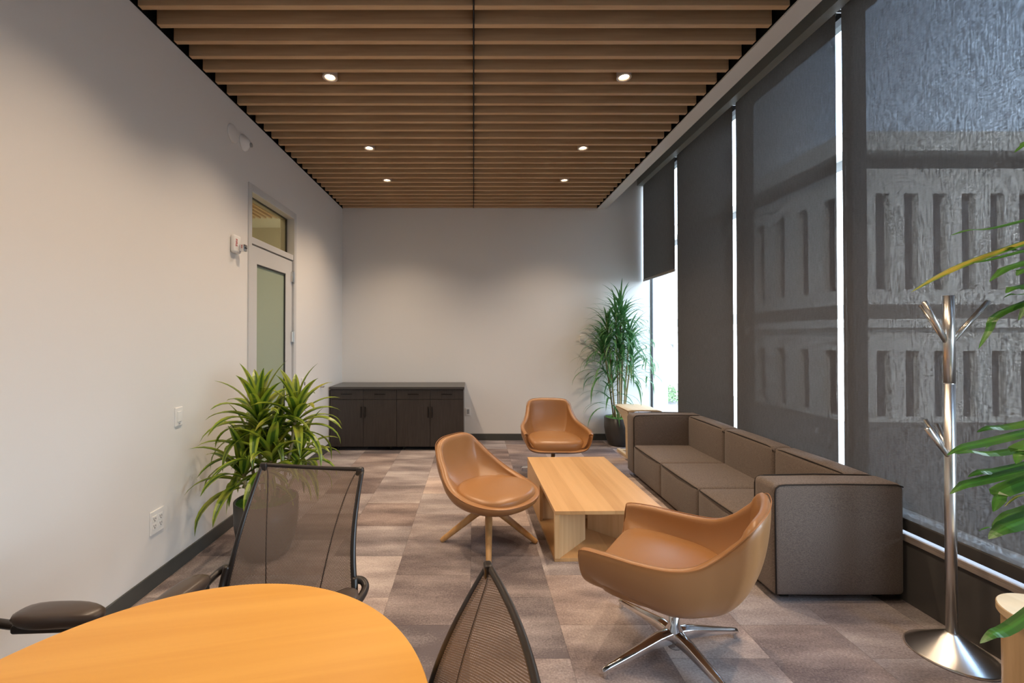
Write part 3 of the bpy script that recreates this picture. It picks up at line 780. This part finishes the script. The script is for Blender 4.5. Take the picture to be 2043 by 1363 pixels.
def tub_chair_a(label, loc, face, legang):
    t = thing('lounge_chair', label, 'chair', loc, face, 'tan leather armchairs on four-star metal bases')
    make_shell(t, RIM_A, .268, .042, 2.3, 1.75, -.04, .24)
    cushion(t, -.25, .315, .296, .345, .488, 5.5, 2.6)
    bm = BM(); lathe(bm, [(.0, .05), (.032, .05), (.044, .075), (.040, .135), (.026, .16), (.022, .275), (0, .275)], 24); obj('column', bm, 'chrome', t, True)
    for k in range(4):
        a = legang - face + k * pi / 2
        d = Vector((cos(a), sin(a), 0)); s = Vector((-sin(a), cos(a), 0))
        bm = BM(); rings = []
        for (r, w, zt, zb) in ((.025, .030, .142, .085), (.10, .028, .132, .084), (.25, .021, .092, .060), (.38, .0145, .058, .036), (.408, .0135, .050, .030), (.418, .010, .042, .026)):
            c = d * r
            rings.append([bm.verts.new(c + s * w + Vector((0, 0, zb))), bm.verts.new(c + s * w * .9 + Vector((0, 0, zt - .010))), bm.verts.new(c + s * w * .25 + Vector((0, 0, zt))),
                          bm.verts.new(c - s * w * .25 + Vector((0, 0, zt))), bm.verts.new(c - s * w * .9 + Vector((0, 0, zt - .010))), bm.verts.new(c - s * w + Vector((0, 0, zb)))])
        for p, q in zip(rings, rings[1:]):
            for i in range(6): bm.faces.new((p[i], p[(i + 1) % 6], q[(i + 1) % 6], q[i]))
        bm.faces.new(rings[0]); bm.faces.new(rings[-1])
        lg = obj('leg', bm, 'chrome', t, bevel=.003)
        for p in lg.data.polygons: p.use_smooth = True
        e = d * .400
        bm = BM(); lathe(bm, [(0, 0), (.011, 0), (.0115, .030), (0, .030)], 14, e.x, e.y, cap=False); obj('foot_glide', bm, 'chrome', lg)
    return t
tub_chair_a('tan leather lounge chair in the foreground, seen from behind, metal star base', (.985, 2.126, 0), R(143), R(19))
tub_chair_a('tan leather lounge chair facing the camera beyond the coffee table', (.884, 4.80, 0), R(-91), R(142))

RIM_B = [(.375, 0, .395), (.355, .13, .395), (.300, .245, .398), (.205, .325, .408), (.08, .368, .430), (-.05, .372, .470), (-.15, .345, .530), (-.225, .305, .600), (-.295, .268, .675), (-.348, .222, .735), (-.376, .13, .768), (-.378, 0, .775)]
t = thing('lounge_chair', 'tan leather bucket lounge chair with four splayed wooden legs', 'chair', (.115, 3.30, 0), R(-38))
make_shell(t, RIM_B, .285, .055, 2.6, 1.5, -.01)
cushion(t, -.23, .338, .312, .345, .448, 2.3, 2.1, .9)
bm = BM(); lathe(bm, [(0, .225), (.05, .225), (.05, .262), (.030, .27), (.030, .290), (0, .29)], 20); obj('hub', bm, 'dark', t, True)
for k in range(4):
    a = R(-92) + k * pi / 2 - R(-38); d = Vector((cos(a), sin(a), 0))
    bm = BM(); tube(bm, [d * .03 + Vector((0, 0, .250)), d * .10 + Vector((0, 0, .214)), d * .355 + Vector((0, 0, .012)), d * .362 + Vector((0, 0, .004))], [.024, .027, .0195, .016], 14)
    obj('leg', bm, 'oak_leg', t, True)

# ------------------------------------------------------------------ round meeting table
t = thing('round_table', 'large round oak meeting table in the left foreground', 'table', (-.68, .856, 0), R(12))
bm = BM(); lathe(bm, [(0, .712), (.585, .712), (.600, .722), (.600, .736), (.597, .740), (0, .740)], 128, cap=False); o = obj('tabletop', bm, 'oak_top', t)
md = o.modifiers.new('e', 'EDGE_SPLIT')
for p in o.data.polygons: p.use_smooth = True
bm = BM(); lathe(bm, [(0, .03), (.045, .03), (.04, .06), (.04, .69), (.12, .70), (.12, .712), (0, .712)], 32); obj('pedestal', bm, 'steel', t, True)
bm = BM(); lathe(bm, [(0, 0), (.30, 0), (.30, .008), (.08, .03), (0, .03)], 48, cap=False); obj('base_plate', bm, 'steel', t, True)

# ------------------------------------------------------------------ mesh task chairs
def sheet(bm, fn, nu, nv, su, sv, split=True):
    uv = bm.loops.layers.uv.new('UVMap')
    g = [[bm.verts.new(fn(i / nu, j / nv)) for j in range(nv + 1)] for i in range(nu + 1)]
    for i in range(nu):
        for j in range(nv):
            f = bm.faces.new((g[i][j], g[i + 1][j], g[i + 1][j + 1], g[i][j + 1]))
            for l, (a, b_) in zip(f.loops, ((i, j), (i + 1, j), (i + 1, j + 1), (i, j + 1))):
                l[uv].uv = (a / nu * su, b_ / nv * sv)
def back_pt(u, v):
    """u 0..1 across (left to right), v 0 (bottom) .. 1 (top); local x forward"""
    s = 2 * u - 1
    hw = .232 + .050 * (1 - v) ** 1.0 + .018 * sin(pi * v) * 0 - .010 * sin(pi * min(1, v * 1.0))
    z = .50 + .49 * v
    x = -.17 - .135 * v - .035 * v * v + .030 * sin(pi * v)
    x -= .055 * (1 - s * s) * (.35 + .65 * (1 - v) * v * 3)       # hammock curve across
    z += -.014 * (1 - s * s) * v ** 6
    return Vector((x, s * hw, z))
def make_task_chair(label):
    t = thing('task_chair', label, 'chair', (0, 0, 0), 0, 'mesh task chairs round the meeting table')
    bm = BM(); sheet(bm, back_pt, 24, 24, .5, .5); bk = obj('backrest_mesh', bm, 'mesh', t, True)
    for s in (-1, 1):
        pth = []
        for j in range(21):
            v = 1 - j / 20 * 1.0; u = .5 + s * (.47 - .27 * (1 - v) ** .7)
            pth.append(back_pt(u, v) + Vector((-.002, 0, 0)))
        bm = BM(); tube(bm, pth, .0032, 6); obj('seam', bm, 'mesh_seam', bk, True)
    # frame: two side rails and a top bar with corner blocks
    for s in (0, 1):
        pth = [back_pt(s, j / 24) + Vector((-.004, (.006 if s else -.006), 0)) for j in range(25)]
        bm = BM(); tube(bm, pth, [.009 + .004 * (1 - j / 24) for j in range(25)], 10); obj('side_rail', bm, 'frame_brown', t, True)
    pth = [back_pt(i / 24, 1) + Vector((-.003 - .004 * sin(pi * i / 24), 0, .003 + .003 * sin(pi * i / 24))) for i in range(25)]
    bm = BM(); tube(bm, pth, .009, 10); obj('top_rail', bm, 'frame_brown', t, True)
    for s in (0, 1):
        p = back_pt(s, 1); y = p.y - (.004 if s else -.004)
        bm = BM(); rbox(bm, p.x - .012, p.x + .010, y - .016, y + .016, p.z - .026, p.z + .012, .007, n=1); obj('corner_block', bm, 'frame_brown', t, True)
    bm = BM(); p = back_pt(.5, 0)
    tube(bm, catmull([back_pt(0, 0) + Vector((-.004, 0, 0)), back_pt(.25, 0) + Vector((-.01, 0, -.01)), back_pt(.5, 0) + Vector((-.012, 0, -.015)), back_pt(.75, 0) + Vector((-.01, 0, -.01)), back_pt(1, 0) + Vector((-.004, 0, 0))], 5), .011, 10)
    tube(bm, catmull([back_pt(.5, 0) + Vector((-.012, 0, -.015)), (-.25, 0, .43), (-.12, 0, .40), (0, 0, .395)], 6), .022, 12)
    obj('back_support', bm, 'frame_brown', t, True)
    # seat
    def seat_fn(u, v):
        s = 2 * u - 1; x = -.19 + .44 * v; hw = .245 - .03 * (1 - v) - .02 * v ** 6
        return Vector((x, s * hw, .455 - .020 * (1 - s * s) + (-.03 * max(0, (v - .8) / .2) ** 2)))
    bm = BM(); sheet(bm, seat_fn, 18, 18, .5, .45); obj('seat_mesh', bm, 'mesh', t, True)
    pth = [seat_fn(0, j / 12) for j in range(13)] + [seat_fn(i / 12, 1) for i in range(1, 13)] + [seat_fn(1, 1 - j / 12) for j in range(1, 13)] + [seat_fn(1 - i / 12, 0) for i in range(1, 12)]
    bm = BM(); tube(bm, pth, .011, 10, True); box(bm, -.12, .12, -.22, .22, .395, .412); obj('seat_frame', bm, 'frame_brown', t, True)
    for s in (-1, 1):
        bm = BM()
        tube(bm, catmull([(-.185, s * .275, .605), (-.19, s * .305, .60), (-.17, s * .325, .585), (-.11, s * .325, .575), (-.04, s * .31, .578), (.03, s * .305, .588)], 6), .015, 10)
        tube(bm, catmull([(-.175, s * .278, .62), (-.15, s * .285, .54), (-.10, s * .26, .44), (-.02, s * .2, .405)], 6), .013, 10)
        a = obj('armrest', bm, 'frame_brown', t, True)
        bm = BM()
        def pad(u, v):
            return Vector((0, 0, 0))
        rings = []; segs = 24
        for (sc_, z) in ((.0, .595), (.80, .595), (.90, .602), (.985, .614), (1.0, .624), (.97, .633), (.86, .641), (.6, .646), (0, .648)):
            if sc_ == 0: rings.append([bm.verts.new((.055, s * .305, z))]); continue
            ring = []
            for i in range(segs):
                an = 2 * pi * i / segs; e = 2.7
                kx = (abs(cos(an)) ** e + abs(sin(an)) ** e) ** (-1 / e)
                x = cos(an) * kx * .145 * sc_; y = sin(an) * kx * .050 * sc_ * (1.0 - .12 * cos(an))
                ring.append(bm.verts.new((.055 + x, s * .305 + y, z - .008 * max(0, x / .135) ** 2)))
            rings.append(ring)
        for p, q in zip(rings, rings[1:]):
            for i in range(segs):
                j = (i + 1) % segs
                if len(p) == 1: bm.faces.new((p[0], q[j], q[i]))
                elif len(q) == 1: bm.faces.new((p[i], p[j], q[0]))
                else: bm.faces.new((p[i], p[j], q[j], q[i]))
        o = obj('arm_pad', bm, 'armpad', a, True)
        bm = BM(); rbox(bm, -.085, .12, s * .305 - .028, s * .305 + .028, .570, .602, .012, n=1); obj('pad_bracket', bm, 'dark', a, True)
    bm = BM(); lathe(bm, [(0, .08), (.032, .08), (.032, .22), (.022, .225), (.022, .40), (0, .40)], 20); obj('gas_column', bm, 'frame_brown', t, True)
    for k in range(5):
        a = R(36) + k * 2 * pi / 5; d = Vector((cos(a), sin(a), 0))
        bm = BM(); tube(bm, [d * .02 + Vector((0, 0, .10)), d * .15 + Vector((0, 0, .095)), d * .30 + Vector((0, 0, .065))], [.026, .022, .014], 10); lg = obj('leg', bm, 'frame_brown', t, True)
        bm = BM(); c = d * .30; s = Vector((-sin(a), cos(a), 0))
        tube(bm, [c - s * .022 + Vector((0, 0, .027)), c + s * .022 + Vector((0, 0, .027))], .027, 16); tube(bm, [c + Vector((0, 0, .03)), c + Vector((0, 0, .065))], .008, 8)
        obj('castor', bm, 'dark', lg, True)
    return t
def place(t, topc, face):
    p = back_pt(.5, 1); d = Matrix.Rotation(face, 3, 'Z') @ Vector((p.x + .015, 0, 0))
    t.location = (topc[0] - d.x, topc[1] - d.y, 0); t.rotation_euler = (0, 0, face)
c1 = make_task_chair('brown mesh task chair with its back to the tall wall, seen face on beyond the round table')
c2 = dup(c1); c2['label'] = 'brown mesh task chair at bottom centre, its back seen edge on beside the round table'
c3 = dup(c1); c3['label'] = 'mesh task chair at the left edge, only its brown arm pad showing beside the table'
c1['label'] = 'brown mesh task chair standing between the round table and the yellow-green potted plant'
place(c1, (-.720, 1.915), R(-98.6))
place(c2, (.072, .860), R(188.2))
c3.location = (-1.455, 1.172, 0); c3.rotation_euler = (0, 0, R(3))

# ------------------------------------------------------------------ coat stand
t = thing('coat_stand', 'brushed steel coat stand with branching pegs and cone base', 'coat stand', (2.365, 2.14, 0))
bm = BM(); lathe(bm, [(0, 0), (.170, 0), (.172, .004), (.165, .012), (.030, .105), (.024, .112), (0, .112)], 64, cap=False); o = obj('base', bm, 'steel', t, True)
bm = BM(); lathe(bm, [(.0215, .08), (.0215, 1.335)], 28); lathe(bm, [(.0200, 1.335), (.0200, 1.340)], 28, cap=False); lathe(bm, [(.0215, 1.340), (.0215, 1.775)], 28); obj('pole', bm, 'steel', t, True)
for z, lst in ((1.545, ((-1, .10, .10, .20), (1, .0, .185, .20), (.0, 1, .12, .19))), (.98, ((-1, -.15, .125, .14), (.45, .85, .12, .13), (.12, 1, .12, .15)))):
    for dx, dy, reach, rise in lst:
        d = Vector((dx, dy, 0)).normalized()
        bm = BM(); tube(bm, [d * .012 + Vector((0, 0, z)), d * (.012 + reach) + Vector((0, 0, z + rise))], .0115, 14); obj('peg', bm, 'steel', t, True)

# ------------------------------------------------------------------ drum side table (right edge)
t = thing('drum_side_table', 'round pale oak drum side table at the right edge of the floor', 'side table', (2.325, 1.70, 0))
bm = BM(); lathe(bm, [(0, .425), (.172, .425), (.175, .430), (.175, .456), (.172, .460), (0, .460)], 64, cap=False); o = obj('tabletop', bm, 'oak_pale', t)
bm = BM(); lathe(bm, [(0, 0), (.160, 0), (.162, .425), (0, .425)], 64, cap=False); obj('body', bm, 'oak_drum', t)

# ------------------------------------------------------------------ bentwood C table behind the sofa
t = thing('bentwood_side_table', 'pale bentwood side table behind the far arm of the sofa', 'side table', (1.95, 5.46, 0))
def extrude_profile(bm, prof, y0, y1):
    a = [bm.verts.new((x, y0, z)) for x, z in prof]; b_ = [bm.verts.new((x, y1, z)) for x, z in prof]; n = len(prof)
    bm.faces.new(a); bm.faces.new(b_)
    for i in range(n): bm.faces.new((a[i], a[(i + 1) % n], b_[(i + 1) % n], b_[i]))
bm = BM()
up = [(0.0, .632), (.05, .640), (.38, .640), (.43, .630), (.455, .605), (.468, .56)]
dn = [(.450, .56), (.438, .598), (.415, .615), (.37, .620), (.12, .620), (.07, .612), (.045, .595)]
extrude_profile(bm, up + dn, 0, .50); obj('tabletop', bm, 'oak_pale', t, bevel=.003)
bm = BM()
poly = [(.02, .615), (.48, .615), (.44, .59), (.33, .55), (.22, .48), (.16, .38), (.15, .02), (.0, .02), (.0, .38), (.0, .50), (.01, .58)]
lean = lambda z: .030 + .018 * max(0, (z - .3) / .32) ** 2 * -1.6
a = [bm.verts.new((lean(z), y, z)) for y, z in poly]; b_ = [bm.verts.new((lean(z) + .022, y, z)) for y, z in poly]; n = len(poly)
bm.faces.new(a); bm.faces.new(b_)
for i in range(n): bm.faces.new((a[i], a[(i + 1) % n], b_[(i + 1) % n], b_[i]))
obj('side_panel', bm, 'oak_pale', t)
bm = BM(); box(bm, .040, .46, 0, .05, 0, .022); box(bm, .040, .46, .45, .50, 0, .022); box(bm, .03, .075, 0, .50, 0, .03); obj('base', bm, 'oak_pale', t, bevel=.003)

# ------------------------------------------------------------------ plants
def leaf_strip(bm, pts, width, side=None, fold=.25, n_taper=None, twist=0.0):
    """ribbon leaf along pts; two strips folded at the midrib"""
    uv = bm.loops.layers.uv.verify()
    P = [Vector(p) for p in pts]; n = len(P) - 1; rows = []
    for i, p in enumerate(P):
        t_ = (P[min(i + 1, n)] - P[max(i - 1, 0)]).normalized()
        s = side if side else Vector((0, 0, 1)).cross(t_)
        if s.length < .1: s = Vector((1, 0, 0))
        s = (s - t_ * s.dot(t_)).normalized(); up = t_.cross(s)
        if twist: s = (Matrix.Rotation(twist * i / n, 3, t_) @ s); up = t_.cross(s)
        v = i / n
        w = width * .5 * (min(1, .35 + 2.6 * v) * (1 - v ** 3.2) + .02)
        rows.append((bm.verts.new(p - s * w + up * w * fold), bm.verts.new(p), bm.verts.new(p + s * w + up * w * fold), v))
    for a, b_ in zip(rows, rows[1:]):
        for k in (0, 1):
            f = bm.faces.new((a[k], a[k + 1], b_[k + 1], b_[k])); f.smooth = True
            uvs = ((k * .5, a[3]), ((k + 1) * .5, a[3]), ((k + 1) * .5, b_[3]), (k * .5, b_[3]))
            for l, q in zip(f.loops, uvs): l[uv].uv = q
def arch(base, az, el, length, droop, n=9):
    """points of a leaf leaving base at azimuth/elevation and bending down under its weight"""
    p = Vector(base); out = [p.copy()]; e = el; st = length / n
    for i in range(n):
        d = Vector((cos(az) * cos(e), sin(az) * cos(e), sin(e)))
        p = p + d * st; out.append(p.copy())
        e -= droop / n * (.5 + 1.2 * (i / n))
        e = max(e, -1.45)
    return out
def pot(t, r=.215, h=.40, mat='pot'):
    bm = BM(); lathe(bm, [(0, 0), (r * .62, 0), (r * .74, .02), (r * .90, .12), (r * .99, .25), (r, h), (r - .012, h), (r - .02, h - .05), (0, h - .06)], 48, cap=False); obj('pot', bm, mat, t, True)
    bm = BM(); rs = random.Random(5)
    nr = 9; sg = 36; rings = [[bm.verts.new((0, 0, h + .005))]]
    for k in range(1, nr):
        rr = (r - .014) * k / (nr - 1)
        rings.append([bm.verts.new((rr * cos(2 * pi * i / sg), rr * sin(2 * pi * i / sg), h - .012 + rs.uniform(-.008, .022) - .01 * (k / nr) ** 3)) for i in range(sg)])
    for a, b_ in zip(rings, rings[1:]):
        for i in range(sg):
            j = (i + 1) % sg
            if len(a) == 1: bm.faces.new((a[0], b_[i], b_[j]))
            else: bm.faces.new((a[i], b_[i], b_[j], a[j]))
    obj('moss', bm, 'moss', t, True)

# left: variegated dracaena
t = thing('potted_dracaena', 'yellow-green striped potted dracaena by the left wall in front of the door', 'plant', (-1.50, 3.13, 0))
pot(t)
rs = random.Random(21)
canes = [(-.05, -.03, 1.03, 1.08, 30), (.20, .02, 1.03, .98, 28), (-.16, .08, .76, 1.0, 22), (.09, -.13, .78, 1.0, 24), (.18, .14, .72, .92, 20), (-.12, -.10, .66, 1.0, 20), (.02, .1, .85, .9, 18)]
for (dx, dy, top, sc_, nl) in canes:
    bm = BM(); tube(bm, catmull([(dx * .4, dy * .4, .37), (dx * .8, dy * .8, top * .7), (dx, dy, top - .02)], 4), .012, 8); c = obj('stem', bm, 'cane', t, True)
    bm = BM(); ph = rs.uniform(0, 6)
    for k in range(nl):
        f = k / (nl - 1)          # 0 lowest .. 1 newest in the centre
        az = ph + k * 2.4 + rs.uniform(-.2, .2)
        el = -.05 + 1.5 * f ** 1.1 + rs.uniform(-.12, .12)
        ln = (.43 - .09 * f + rs.uniform(-.05, .05)) * sc_
        zz = top - .16 + .17 * f
        px = dx + .01 * cos(az); py = dy + .01 * sin(az)
        if cos(az) * 1 < 0 and -1.5 + dx - ln * cos(el) < -1.98: ln *= .92
        pts = arch((px, py, zz), az, el, ln, 2.1 - 1.5 * f + rs.uniform(-.2, .3))
        for q in pts:
            if q.x < -.485: q.x = -.485 + .02 * rs.random()
        leaf_strip(bm, pts, (.066 + rs.uniform(-.010, .012)) * (1.1 if f > .3 else .95), fold=.30)
    obj('foliage', bm, 'leaf_var', c)

# back corner: tall slender-leaved dracaena
t = thing('tall_potted_dracaena', 'tall slender-leaved potted plant in the far corner by the window', 'plant', (2.12, 6.27, 0))
pot(t, .215, .405)
rs = random.Random(11)
heads = [(.02, -.02, 2.08, 64), (-.17, .02, 1.80, 60), (.14, -.05, 1.72, 56), (-.02, -.08, 1.50, 50), (.07, .0, 1.93, 50), (-.14, -.05, 1.05, 26), (-.24, -.02, 1.52, 44), (.2, .02, 1.42, 40), (-.06, -.04, 1.95, 46)]
for (dx, dy, top, nl) in heads:
    bm = BM(); tube(bm, catmull([(dx * .35, dy * .5, .37), (dx * .6, dy * .8, top * .55), (dx, dy, top - .02)], 5), .011, 8); c = obj('stem', bm, 'cane', t, True)
    bm = BM(); ph = rs.uniform(0, 6)
    for k in range(nl):
        f = k / (nl - 1); az = ph + k * 2.4 + rs.uniform(-.3, .3)
        el = .15 + 1.2 * f ** 1.3 + rs.uniform(-.3, .2)
        ln = .58 - .18 * f + rs.uniform(-.07, .07)
        zz = top - .52 + .46 * f
        pts = arch((dx, dy, zz), az, el, ln, 2.0 - 1.0 * f + rs.uniform(-.3, .3), 8)
        for q in pts:
            q.y = min(q.y, .245); q.x = min(q.x, .43)
        leaf_strip(bm, pts, .030 + rs.uniform(-.004, .005), fold=.2)
    obj('foliage', bm, 'leaf_green', c)
bm_top = BM(); leaf_strip(bm_top, arch((.02, -.02, 2.0), 1.0, 1.5, .28, .15, 8), .02); leaf_strip(bm_top, arch((.02, -.02, 2.04), 4.0, 1.42, .2, .3, 8), .02)
obj('new_shoot', bm_top, 'leaf_green', t)

# right edge: broad-leaved palm reaching into view
t = thing('potted_palm', 'green broad-leaved palm reaching in from the right edge', 'plant', (2.12, 1.28, 0))
pot(t, .19, .38)
def at(X, Y, d): return Vector(((X - VX) * d / F, d, EYE - (Y - VY) * d / F)) - Vector((2.12, 1.28, 0))
stems = [(0, 0, 1.95), (.05, .04, 1.45), (-.03, .05, 1.05)]
SM = []
for dx, dy, top in stems:
    bm = BM(); tube(bm, catmull([(dx * .4, dy * .4, .34), (dx, dy, top * .6), (dx, dy, top)], 5), .012, 8); SM.append(obj('stem', bm, 'cane', t, True))
LV = [  # tip X, tip Y, through X, through Y, depth, width, stem, material
    (1818, 583, 1960, 512, 1.30, .036, 0, 'leaf_yellow'), (1897, 470, 1985, 453, 1.34, .026, 0, 'leaf_dark'), (1975, 562, 2030, 527, 1.25, .036, 0, 'leaf_dark'),
    (1952, 696, 2000, 622, 1.28, .030, 0, 'leaf_dark'), (2008, 585, 2043, 570, 1.20, .040, 0, 'leaf_dark'), (2004, 594, 2043, 586, 1.30, .018, 0, 'leaf_dark'),
    (1905, 538, 1975, 517, 1.36, .022, 0, 'leaf_dark'), (2004, 497, 2043, 498, 1.3, .018, 0, 'leaf_dark'), (2028, 303, 2070, 280, 1.3, .03, 0, 'leaf_dark'),
    (2030, 550, 2060, 535, 1.2, .04, 0, 'leaf_dark'), (2032, 640, 2060, 600, 1.3, .03, 0, 'leaf_dark'),
    (1887, 908, 1960, 882, 1.26, .034, 1, 'leaf_dark'), (1903, 905, 1985, 903, 1.30, .030, 1, 'leaf_dark'), (1947, 862, 2010, 850, 1.36, .034, 1, 'leaf_dark'),
    (1928, 951, 1990, 937, 1.30, .032, 1, 'leaf_dark'), (1892, 985, 1950, 958, 1.27, .034, 1, 'leaf_dark'), (1978, 1020, 2005, 972, 1.22, .050, 1, 'leaf_dark'),
    (1962, 895, 2020, 874, 1.34, .016, 1, 'leaf_dark'), (2024, 925, 2043, 890, 1.2, .05, 1, 'leaf_dark'),
    (1968, 1074, 2025, 1040, 1.22, .052, 2, 'leaf_dark'), (1975, 1050, 2040, 1020, 1.28, .05, 2, 'leaf_dark'), (1948, 1058, 2000, 1052, 1.26, .012, 2, 'leaf_dark'),
    (1949, 1280, 2010, 1246, 1.24, .036, 2, 'leaf_dark'), (2000, 1010, 2043, 985, 1.3, .012, 2, 'leaf_yellow')]
per = {}
for (tx, ty, mx_, my_, d, w, si, mt) in LV:
    tip = at(tx, ty, d); mid = at(mx_, my_, d + .015)
    base = Vector((stems[si][0], stems[si][1], max(.9 if si else 1.2, min(stems[si][2], (mid.z + (mid - tip).z * .9)))))
    if tip.z < -9: continue
    if base.z > stems[si][2]: base.z = stems[si][2]
    pts = catmull([base, base.lerp(mid, .55) + Vector((0, 0, .035)), mid, mid.lerp(tip, .6) + Vector((0, 0, .008)), tip], 4)
    b2 = per.setdefault((si, mt), BM())
    s = Vector((.15, 1, .35 if w > .02 else .1))
    leaf_strip(b2, pts, w * 1.0, side=s, fold=.22)
# leaves on the far side of the crown, away from the view
rs = random.Random(9)
for si, (dx, dy, top) in enumerate(stems):
    b2 = per.setdefault((si, 'leaf_dark'), BM())
    for k in range(12):
        az = R(-80) + rs.uniform(0, 1) * R(150); pts = arch((dx, dy, top - .02 * k), az, rs.uniform(.0, 1.1), rs.uniform(.3, .42), 1.3)
        for q in pts: q.x = min(q.x, .40)
        leaf_strip(b2, pts, .034)
for (si, mt), b2 in per.items(): obj('foliage', b2, mt, SM[si])

# ------------------------------------------------------------------ light
w = bpy.data.worlds.new('World'); sc.world = w; w.use_nodes = True
nt = w.node_tree; bg = nt.nodes['Background']
tc = N(nt, 'ShaderNodeTexCoord'); sp = N(nt, 'ShaderNodeSeparateXYZ'); L(nt, tc.outputs['Generated'], sp.inputs[0])
cr = N(nt, 'ShaderNodeValToRGB'); cr.color_ramp.elements[0].position = .0; cr.color_ramp.elements[0].color = (.70, .84, 1.0, 1)
cr.color_ramp.elements[1].position = .7; cr.color_ramp.elements[1].color = (.40, .62, 1.0, 1)
L(nt, sp.outputs[2], cr.inputs[0])
nz = N(nt, 'ShaderNodeTexNoise'); nz.inputs['Scale'].default_value = 2.2; nz.inputs['Detail'].default_value = 4; L(nt, tc.outputs['Generated'], nz.inputs['Vector'])
mr = N(nt, 'ShaderNodeMapRange'); mr.inputs['From Min'].default_value = .45; mr.inputs['From Max'].default_value = .65; L(nt, nz.outputs['Fac'], mr.inputs[0])
mx = N(nt, 'ShaderNodeMixRGB'); mx.inputs[2].default_value = (.86, .95, 1.05, 1); L(nt, mr.outputs[0], mx.inputs[0]); L(nt, cr.outputs[0], mx.inputs[1])
L(nt, mx.outputs[0], bg.inputs[0]); bg.inputs[1].default_value = 7.5
sd = bpy.data.lights.new('sun', 'SUN'); sd.energy = 13; sd.angle = R(1); sd.color = (1, .95, .88)
so = bpy.data.objects.new('sun', sd); COL.objects.link(so)
so.rotation_euler = Vector((.45, .70, -.62)).to_track_quat('-Z', 'Y').to_euler()
# sky portals at the uncovered windows beside and behind the camera
for (a, b_) in ((-2.5, 1.80), (5.45, 6.54)):
    ld = bpy.data.lights.new('sky portal', 'AREA'); ld.shape = 'RECTANGLE'; ld.size = b_ - a; ld.size_y = 1.55 if a < 0 else 2.0
    ld.cycles.is_portal = True
    o = bpy.data.objects.new('sky_portal', ld); COL.objects.link(o)
    o.location = (2.64, (a + b_) / 2, 1.15 if a < 0 else 1.4); o.rotation_euler = (R(90), 0, R(90))

# ------------------------------------------------------------------ camera
cd = bpy.data.cameras.new('camera'); cam = bpy.data.objects.new('camera', cd); COL.objects.link(cam)
sc.camera = cam
cam.location = (0, 0, EYE)
PITCH = R(.5)
cam.rotation_euler = (R(90) + PITCH, 0, 0)
cd.sensor_width = 36; cd.lens = F / 2043 * 36
cd.shift_x = (2043 / 2 - VX) / 2043
cd.shift_y = -((1363 / 2) - (VY - F * math.tan(PITCH))) / 2043
cd.clip_start = .05; cd.clip_end = 300

sc.view_settings.view_transform = 'Standard'; sc.view_settings.look = 'None'
sc.view_settings.gamma = 1; sc.view_settings.use_curve_mapping = False
sc.view_settings.exposure = 0.52
cy = sc.cycles
cy.use_denoising = True; cy.max_bounces = 8; cy.diffuse_bounces = 5; cy.glossy_bounces = 4; cy.transparent_max_bounces = 16
cy.sample_clamp_indirect = 4; cy.caustics_reflective = False; cy.caustics_refractive = False
